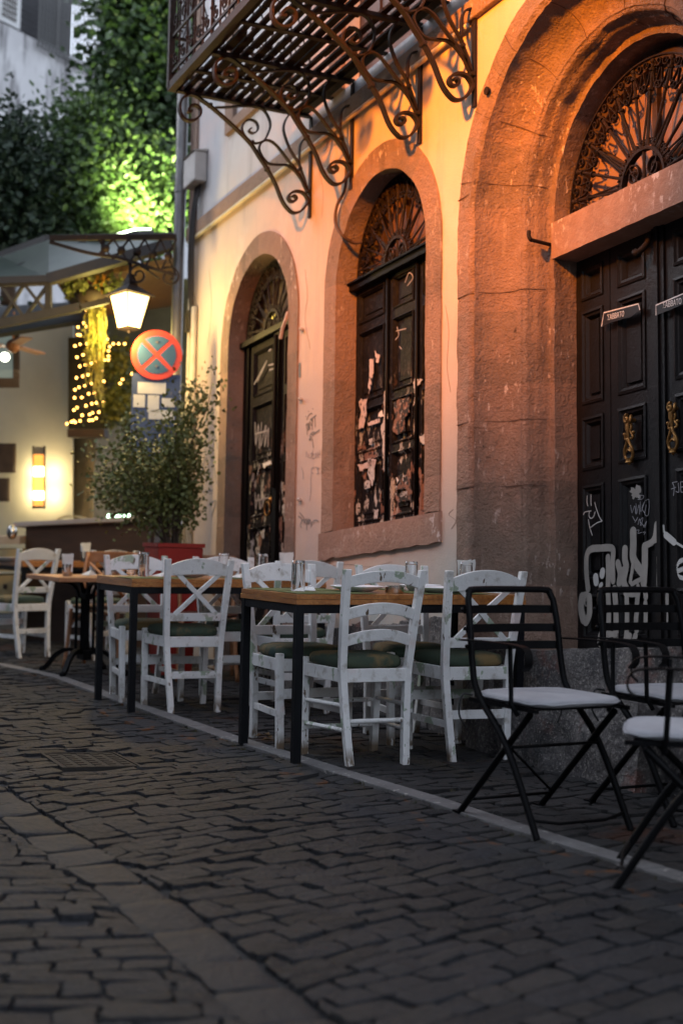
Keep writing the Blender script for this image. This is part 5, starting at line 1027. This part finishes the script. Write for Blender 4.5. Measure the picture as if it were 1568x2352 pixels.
for i, (x0, y0, x1, y1, lb) in enumerate(((-40, 1018, 36, 1086, 'larger dark framed picture high on the cream wall at the left edge'), (-40, 1098, 22, 1152, 'smaller dark framed picture below the larger one at the left edge'))):
    pf = root('framed_picture', I4, lb, 'picture', 'framed pictures on the cream wall'); m = MB(); bq(m, x0, y0, x1, y1, 15.6, .04); m.build('frame', DARKWOOD, pf); m = MB(); bq(m, x0 + 4, y0 + 4, x1 - 4, y1 - 4, 15.58, .018); m.build('picture', mat('sepia_picture', (.03, .018, .014), (.07, .045, .032), 5, .6), pf)
# board with fairy lights, flower box
tb_ = MB(); bq(tb_, 157, 775, 246, 985, 15.1, .05); tag(tb_.build('black_screen', mat('black_screen', (.010, .012, .008))), 'tall black screen behind the strings of fairy lights', 'screen')
wb = MB(); bq(wb, 155, 986, 240, 1004, 14.7, .25); tag(wb.build('wooden_trough', DARKWOOD), 'dark wooden trough beneath the strings of fairy lights', 'planter')
FL = mat('fairy_bulb', (1, .7, .3), None, emit=(1, .46, .09), es=9); WIRE = mat('dark_wire', (.02, .02, .015))
def C4(x, y): return (x / 1.742 / 1.7417, (900 + y / 1.742) / 1.7417)
fl = root('fairy_lights', I4, 'strings of small warm fairy lights hanging over the black screen', 'string lights')
pts = [(572, 510), (572, 548), (550, 580), (605, 592), (660, 592), (580, 648), (640, 622), (582, 682), (600, 708), (628, 708), (545, 712), (676, 682), (712, 700), (560, 768), (543, 765), (605, 828), (560, 832), (525, 843), (652, 820), (672, 800), (749, 796), (698, 858), (633, 860), (580, 905), (538, 922), (680, 886), (697, 922), (558, 985), (597, 974), (638, 964), (665, 958), (733, 940), (534, 1065), (578, 1055), (616, 1044), (666, 1020), (708, 1016), (674, 996), (524, 1148), (551, 1131), (594, 1122), (640, 1104), (684, 1092), (725, 1090), (521, 1204), (572, 1202), (620, 1176), (659, 1170), (702, 1167), (517, 1290), (539, 1273), (600, 1260), (641, 1245), (673, 1240), (720, 1238), (626, 1320), (646, 1308), (690, 1304), (574, 1326), (516, 1366), (560, 1366), (500, 1372), (527, 1376), (623, 1362), (645, 1360), (672, 1346), (468, 1386), (828, 828), (790, 828), (870, 828), (766, 848), (757, 878), (757, 914), (757, 940), (920, 1037), (838, 1104), (855, 1077)]
w_ = MB(); pr_ = None
for i, p in enumerate(pts):
    q = at(*C4(*p), 14.6 + .1 * math.sin(i)); b_ = MB(); b_.sph(tuple(q), .011, 5); b_.build('bulb', FL, fl, smooth=True)
    if pr_ is not None and (q - pr_).length < .45: w_.tube([pr_, q], .003, 4)
    pr_ = q
w_.build('wire', WIRE, fl)
lamp('fairy_glow', 'POINT', at(215, 850, 14.2), 7, (1, .6, .15), shadow_soft_size=.3)
# hanging basket with trailing strands
hb = root('hanging_basket', I4, 'hanging basket with flowers and long glowing yellow-green trailing strands', 'basket')
bc = at(214, 682, 12.6); m = MB(); m.lathe([(.0001, -.09), (.10, -.08), (.16, 0), (.17, .05), (.15, .05), (.0001, .03)], bc, 16); m.build('pot', mat('dark_basket', (.05, .03, .025)), hb, smooth=True)
m = MB(); m.tube([bc + V((0, 0, .0)), at(219, 600, 12.6)], .006, 5); m.build('chain', IRON, hb)
m = MB(); random.seed(21)
def bkf():
    a_ = random.random() * 6.28; r_ = random.random() ** .5; return bc + V((.26 * r_ * math.cos(a_), .26 * r_ * math.sin(a_), random.uniform(0, .16))), V((math.cos(a_), math.sin(a_), .5))
leaves(m, 420, bkf, .06, .6, 21); m.build('leaves', LEAFS, hb, fixn=False)
m = MB(); random.seed(5)
for k in range(26):
    x = random.uniform(186, 250) if k < 10 else random.uniform(205, 250); l = random.uniform(90, 240) * (1 if x > 200 else .9); ps = [at(x + random.gauss(0, 4) + 3 * math.sin(t), 700 + l * t / 6, 12.55 + random.gauss(0, .03)) for t in range(7)]
    m.tube(cr(ps, 3), .008, 5, rf=lambda t: 1.2 - .7 * t)
    for q in cr(ps, 3): d = V((random.gauss(0, 1), random.gauss(0, 1), random.gauss(0, 1))).normalized() * .035; e = d.orthogonal().normalized() * .012; m.add([q, q + d * .5 + e, q + d, q + d * .5 - e], [(0, 1, 2, 3)])
m.build('strands', mat('yellow_strands', (.30, .22, .04), (.20, .20, .04), 8, .6), hb, fixn=False)
lamp('strand_light', 'POINT', at(243, 760, 12.35), 12, (1, .78, .2), shadow_soft_size=.06)
for i, (x_, y_, c_, lb) in enumerate(((190, 642, (.25, .03, .06), 'magenta flower'), (232, 650, (.60, .30, .04), 'yellow flower'))):
    m = MB(); c0 = at(x_, y_, 12.5); random.seed(i); leaves(m, 90, lambda: (c0 + V((random.gauss(0, .025), random.gauss(0, .025), random.gauss(0, .03))), V((0, 0, .5))), .06, .5, i); m.build('flower', mat(lb.replace(' ', '_'), c_), hb, fixn=False)
# mossy climbing plant
def hangplant(name, lab, x0, x1, y0, y1, d, n, size, mt, seed, dep=.25):
    m = MB(); random.seed(seed); cs = [(random.uniform(x0, x1), random.uniform(y0, y1)) for _ in range(40)]
    def f():
        c = random.choice(cs); q = at(c[0] + random.gauss(0, 9), c[1] + random.gauss(0, 12), d + random.uniform(-dep, dep)); return q, V((.5, -.5, .2))
    leaves(m, n, f, size, .65, seed); o = m.build(name, mt, fixn=False); return tag(o, lab, 'plant')
hangplant('climbing_plant', 'yellow-green climbing plant on the wall behind the no-stopping sign', 246, 302, 790, 960, 15.2, 2600, .06, LEAFS, 31)
# counter
ct = root('bar_counter', I4, 'long dark counter with a pale top, behind the far tables', 'counter')
cl, cr_ = at(30, 1210, 13.6), at(345, 1195, 12.8); dv = (cr_ - cl).normalized(); bkv = V((-.9, -.2, 0)).normalized() * .5; bkv = V((dv.y, -dv.x, 0)); bkv = bkv if bkv.dot(CF) > 0 else -bkv
m = MB(); m.hexa([cl, cr_, cr_ + bkv * .5, cl + bkv * .5] + [p + V((0, 0, .045)) for p in (cl, cr_, cr_ + bkv * .5, cl + bkv * .5)]); m.build('countertop', mat('pale_countertop', (.40, .37, .36), (.33, .30, .30), 5, .4), ct, bevel=.006)
fr0, fr1 = cl + dv * .12 + bkv * .05, cr_ - dv * .02 + bkv * .05; m = MB(); m.hexa([fr0 - V((0, 0, 1.3)), fr1 - V((0, 0, 1.3)), fr1 - V((0, 0, 1.3)) + bkv * .4, fr0 - V((0, 0, 1.3)) + bkv * .4] + [p - V((0, 0, .002)) for p in (fr0, fr1, fr1 + bkv * .4, fr0 + bkv * .4)]); m.build('front_panel', DARKWOOD, ct)
# glowing sign on the counter
ns = MB(); random.seed(2)
for k in range(7): q = at(253 + 7.5 * k, 1187, 13.6); ns.sph(tuple(q), .022 + .006 * random.random(), 6, (1.1, 1.1, 1))
tag(ns.build('neon_light', mat('green_white_neon', (1, 1, 1), None, emit=(.55, 1, .62), es=7), smooth=True), 'row of bright green-white lights just above the counter top', 'lights')
# shelf and crates at the far left
PALE = mat('pale_crate_wood', (.42, .33, .18), (.30, .22, .11), 4, .7)
sh = MB(); bq(sh, -80, 1232, 45, 1250, 13.3, .5); tag(sh.build('wooden_shelf', mat('worn_bench_top', (.38, .31, .25))), 'worn wooden shelf end above the pale crate at the left edge', 'shelf')
for i, (y0, y1, lb) in enumerate(((1262, 1312, 'upper pale wooden crate with round holes at the left edge'), (1322, 1392, 'lower pale wooden crate at the left edge, behind the chair'))):
    c = root('wooden_crate', I4, lb, 'crate', 'pale crates stacked at the left edge'); m = MB(); bq(m, -90, y0, 44, y1, 13.2, .45); m.build('body', PALE, c)
    m = MB(); [bq(m, x, y0 + 20, x + 9, y0 + 30, 13.19, .008) for x in (-30, 8, 30)]; m.build('hand_hole', DARKWOOD, c)
nk = MB(); nk.sph(tuple(at(28, 1222, 13.0)), .05, 6, (1, 1, 1.4)); tag(nk.build('jar', STEEL, smooth=True), 'small steel jar standing on the worn shelf at the left edge', 'jar')
holder(gmat(-12.2, 3.5, 0, .768) if 0 else upmat(at(196, 1290, 12.0)), 'steel cup with white napkin seen above the bentwood chair back')
for x_, y_, lb in ((20, 1290, 'white plate on the far table at the left edge'),): 
    pp = upmat(at(x_, y_, 12.6)); plate(pp, lb, .16)
yc = MB(); c0 = at(170, 1200, 14.6); yc.bar(cr([at(120, 1208, 14.6), at(140, 1190, 14.6), at(170, 1186, 14.6), at(200, 1192, 14.6)], 5), .05, .02, CF); yc.bar([at(120, 1208, 14.6), at(122, 1300, 14.6)], .03, .03, CF); yc.bar([at(200, 1192, 14.6), at(200, 1300, 14.6)], .03, .03, CF)
tag(yc.build('cream_chair_back', mat('cream_paint', (.60, .50, .30))), 'cream chair back showing above the counter', 'chair')
lamp('restaurant_light', 'AREA', at(90, 830, 14.2), 3, (1, .78, .42), size=1.2) and None
# ---------------- greenery ----------------
def tree(name, label, cat, cents, rads, n, size, mt, seed, trunk=None, asp=.6):
    r = root(name, I4, label, cat); m = MB(); random.seed(seed); cl_ = []
    for c, rd in zip(cents, rads):
        for _ in range(int(26 + rd[2] * 24)):
            while True:
                e = V((random.uniform(-1, 1), random.uniform(-1, 1), random.uniform(-1, 1)))
                if .25 < e.length < 1: break
            cl_.append((c + V((e.x * rd[0], e.y * rd[1], e.z * rd[2])), e.normalized(), random.uniform(.10, .26)))
    def f():
        c, o, s_ = random.choice(cl_); return c + V((random.gauss(0, s_), random.gauss(0, s_), random.gauss(0, s_ * .8))), o
    leaves(m, n, f, size, asp, seed); m.build('crown' if trunk else 'foliage', mt, r, fixn=False)
    if trunk:
        m = MB()
        for t in trunk: m.tube(cr(t, 5), .07 if len(t) > 3 else .03, 8, rf=lambda x: 1.2 - .8 * x)
        m.build('trunk', TWIG, r, smooth=True)
    return r
ic = [at(332, y, 16.0) for y in (-60, 30, 120, 210, 300, 400)]
tree('ivy_column', 'tall column of dark ivy rising behind the balcony corner', 'ivy', ic, [(.30, .34, .35)] * 6, 22000, .088, LEAFI, 41, asp=.85)
pc_ = MB(); pc_.tube([at(325, 560, 16.1), at(325, -150, 16.1)], .22, 10); tag(pc_.build('ivy_trunk', TWIG, smooth=True), 'thick dark stem inside the ivy column', 'trunk')
tc_ = [at(260, 440, 15.2), at(212, 320, 15.6), at(180, 400, 15.8), at(330, 430, 15.2), at(225, 360, 15.4), at(165, 490, 15.8), at(285, 490, 15.0), at(195, 470, 15.3), at(370, 470, 15.2), at(300, 500, 15.1)]
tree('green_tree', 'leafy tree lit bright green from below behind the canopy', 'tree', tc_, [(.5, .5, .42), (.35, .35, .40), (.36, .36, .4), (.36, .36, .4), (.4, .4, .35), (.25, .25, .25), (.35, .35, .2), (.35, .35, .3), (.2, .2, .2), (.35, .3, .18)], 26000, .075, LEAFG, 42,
     trunk=[[at(290, 620, 15.2), at(275, 470, 15.1), at(262, 410, 15.0), at(268, 365, 15.0)], [at(268, 420, 15.0), at(245, 405, 14.95), at(235, 395, 14.9)], [at(262, 415, 15.0), at(225, 432, 14.9), at(215, 440, 14.9)]])
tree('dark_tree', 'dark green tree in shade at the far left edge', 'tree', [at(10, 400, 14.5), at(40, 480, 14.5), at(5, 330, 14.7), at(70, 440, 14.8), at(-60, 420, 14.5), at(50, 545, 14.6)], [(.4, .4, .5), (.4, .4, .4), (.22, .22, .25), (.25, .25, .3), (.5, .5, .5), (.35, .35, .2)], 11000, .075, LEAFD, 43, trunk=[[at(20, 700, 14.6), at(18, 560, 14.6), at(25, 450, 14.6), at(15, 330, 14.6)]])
fdl = root('floodlight', I4, 'bright floodlight shining up into the tree above the canopy', 'floodlight'); m = MB()
fc = at(290, 549, 14.05); FM = upmat(fc, .45) @ Matrix.Rotation(math.radians(15), 4, 'X'); m.box(-.28, .28, -.12, .12, -.05, .04, FM); m.build('housing', DST, fdl); m = MB(); m.box(-.26, .26, -.10, .10, .041, .06, FM); m.build('lens', mat('floodlight_lens', (1, 1, 1), None, emit=(.85, 1, .7), es=8), fdl)
fs_ = lamp('flood_light', 'SPOT', fc + V((0, 0, .14)), 520, (.9, 1, .45), shadow_soft_size=.12, spot_size=math.radians(100), spot_blend=1); aim(fs_, fc + V((-.8, .8, 1.2)))
# ---------------- grey building behind ----------------
gbd = root('grey_building', I4, 'tall stained grey building with a rooftop terrace behind the trees', 'building')
GREYW = mat('stained_grey_render', (.58, .57, .58), (.46, .45, .46), 1.2, .9, layers=[((.10, .095, .10), 2, .50, .66, (2.5, 2.5, .35)), ((.56, .55, .55), 3, .58, .75), ((.07, .065, .068), 1.3, .6, .75, (2, 2, .5), (7.5, 9.8))], bump=.4, bsc=14)
gA = V((-21.3, 4.25, 0)); gB = V((-22.46, 6.25, 0)); gd = (gB - gA).normalized(); gn = V((gd.y, -gd.x, 0)); gn = gn if gn.dot(CF) > 0 else -gn
a0_, b0_ = gA - gd * 7, gB + gd * 3.2; zt = 9.88
m = MB(); m.hexa([V((p.x, p.y, -.5)) for p in (a0_, b0_, b0_ + gn * 6, a0_ + gn * 6)] + [V((p.x, p.y, zt)) for p in (a0_, b0_, b0_ + gn * 6, a0_ + gn * 6)]); m.build('wall', GREYW, gbd)
def onG(x, y, back=0):      # pixel to a point on the plane of the building's front, set back a little
    r = ray(x, y); nn = V((gn.x, gn.y, 0)); return r * ((gA.dot(nn) + back) / r.dot(nn))
tf = root('terrace_screen', I4, 'dark slatted screen on the roof terrace of the grey building', 'screen'); m = MB()
s0 = a0_ + gn * .3; s1 = onG(165, 60, .3); s1.z = 0; Ls = (s1 - s0).length
k = 0
while k * .11 < Ls:
    p = s0 + gd * (k * .11); 
    if k % 11 == 0: m.hexa([V((q.x, q.y, z)) for z in (zt, zt + 1.2) for q in (p, p + gd * .05, p + gd * .05 + gn * .05, p + gn * .05)])
    k += 1
m.build('post', mat('grey_post', (.16, .15, .15)), tf); m = MB(); j = 0
while zt + .02 + j * .11 < zt + 1.15: z = zt + .02 + j * .11; m.hexa([V((q.x, q.y, zz)) for zz in (z, z + .10) for q in (s0 + gn * .02, s1 + gn * .02, s1 + gn * .045, s0 + gn * .045)]); j += 1
m.build('slat', mat('charcoal_slat', (.022, .022, .027), (.035, .034, .04), 3, .6), tf)
aw = MB(); q0, q1 = onG(115, 15, .2), onG(190, 60, .2); aw.prism([V((q0.x, q0.y, zt + 1.55)), V((q1.x, q1.y, zt + 1.40)), V((q1.x, q1.y, zt + 1.22)), V((q0.x, q0.y, zt + 1.3))], gn * 1.2); tag(aw.build('terrace_awning', mat('pale_awning', (.45, .44, .46))), 'pale awning edge above the dark terrace screen', 'awning')
for k_ in range(1):
    acu = root('air_conditioner', I4, 'white air conditioner with dark grille on the roof terrace', 'air conditioner'); q0, q1 = onG(-10, 30, -.02), onG(48, 30, -.02); m = MB(); m.prism([V((q0.x, q0.y, zt + .02)), V((q1.x, q1.y, zt + .02)), V((q1.x, q1.y, zt + .85)), V((q0.x, q0.y, zt + .85))], gn * .28); m.build('casing', mat('ac_white', (.55, .55, .55)), acu)
    m = MB(); d_ = (q1 - q0)
    for i in range(6):
        for j in range(8): p = V((q0.x, q0.y, zt + .1 + j * .09)) + V((d_.x, d_.y, 0)) * (.3 + .1 * i); m.box(-.02, .02, -.012, .004, 0, .06, Matrix.Translation(p - gn * .012))
    m.build('grille', DARKWOOD, acu)
rr = root('terrace_railing', I4, 'thin metal railing with small curls against the sky', 'railing'); m = MB(); r0, r1 = onG(95, -40, -.1), onG(262, 0, -.1); r0.z = r1.z = zt - .15; n = 22
for i in range(n + 1): p = r0.lerp(r1, i / n); m.tube([p, p + V((0, 0, 1.15))], .02, 5); (spir(m, p + gd * .06 + V((0, 0, 1.06)), gd, V((0, 0, 1)), .055, 3.14, 1.0, -1, .02, .018, gn, 10) if i < n else None)
m.tube([r0 + V((0, 0, 1.15)), r1 + V((0, 0, 1.15))], .028, 6); m.tube([r0 + V((0, 0, .12)), r1 + V((0, 0, .12))], .014, 6); m.build('bars', mat('grey_rail', (.10, .10, .10)), rr)
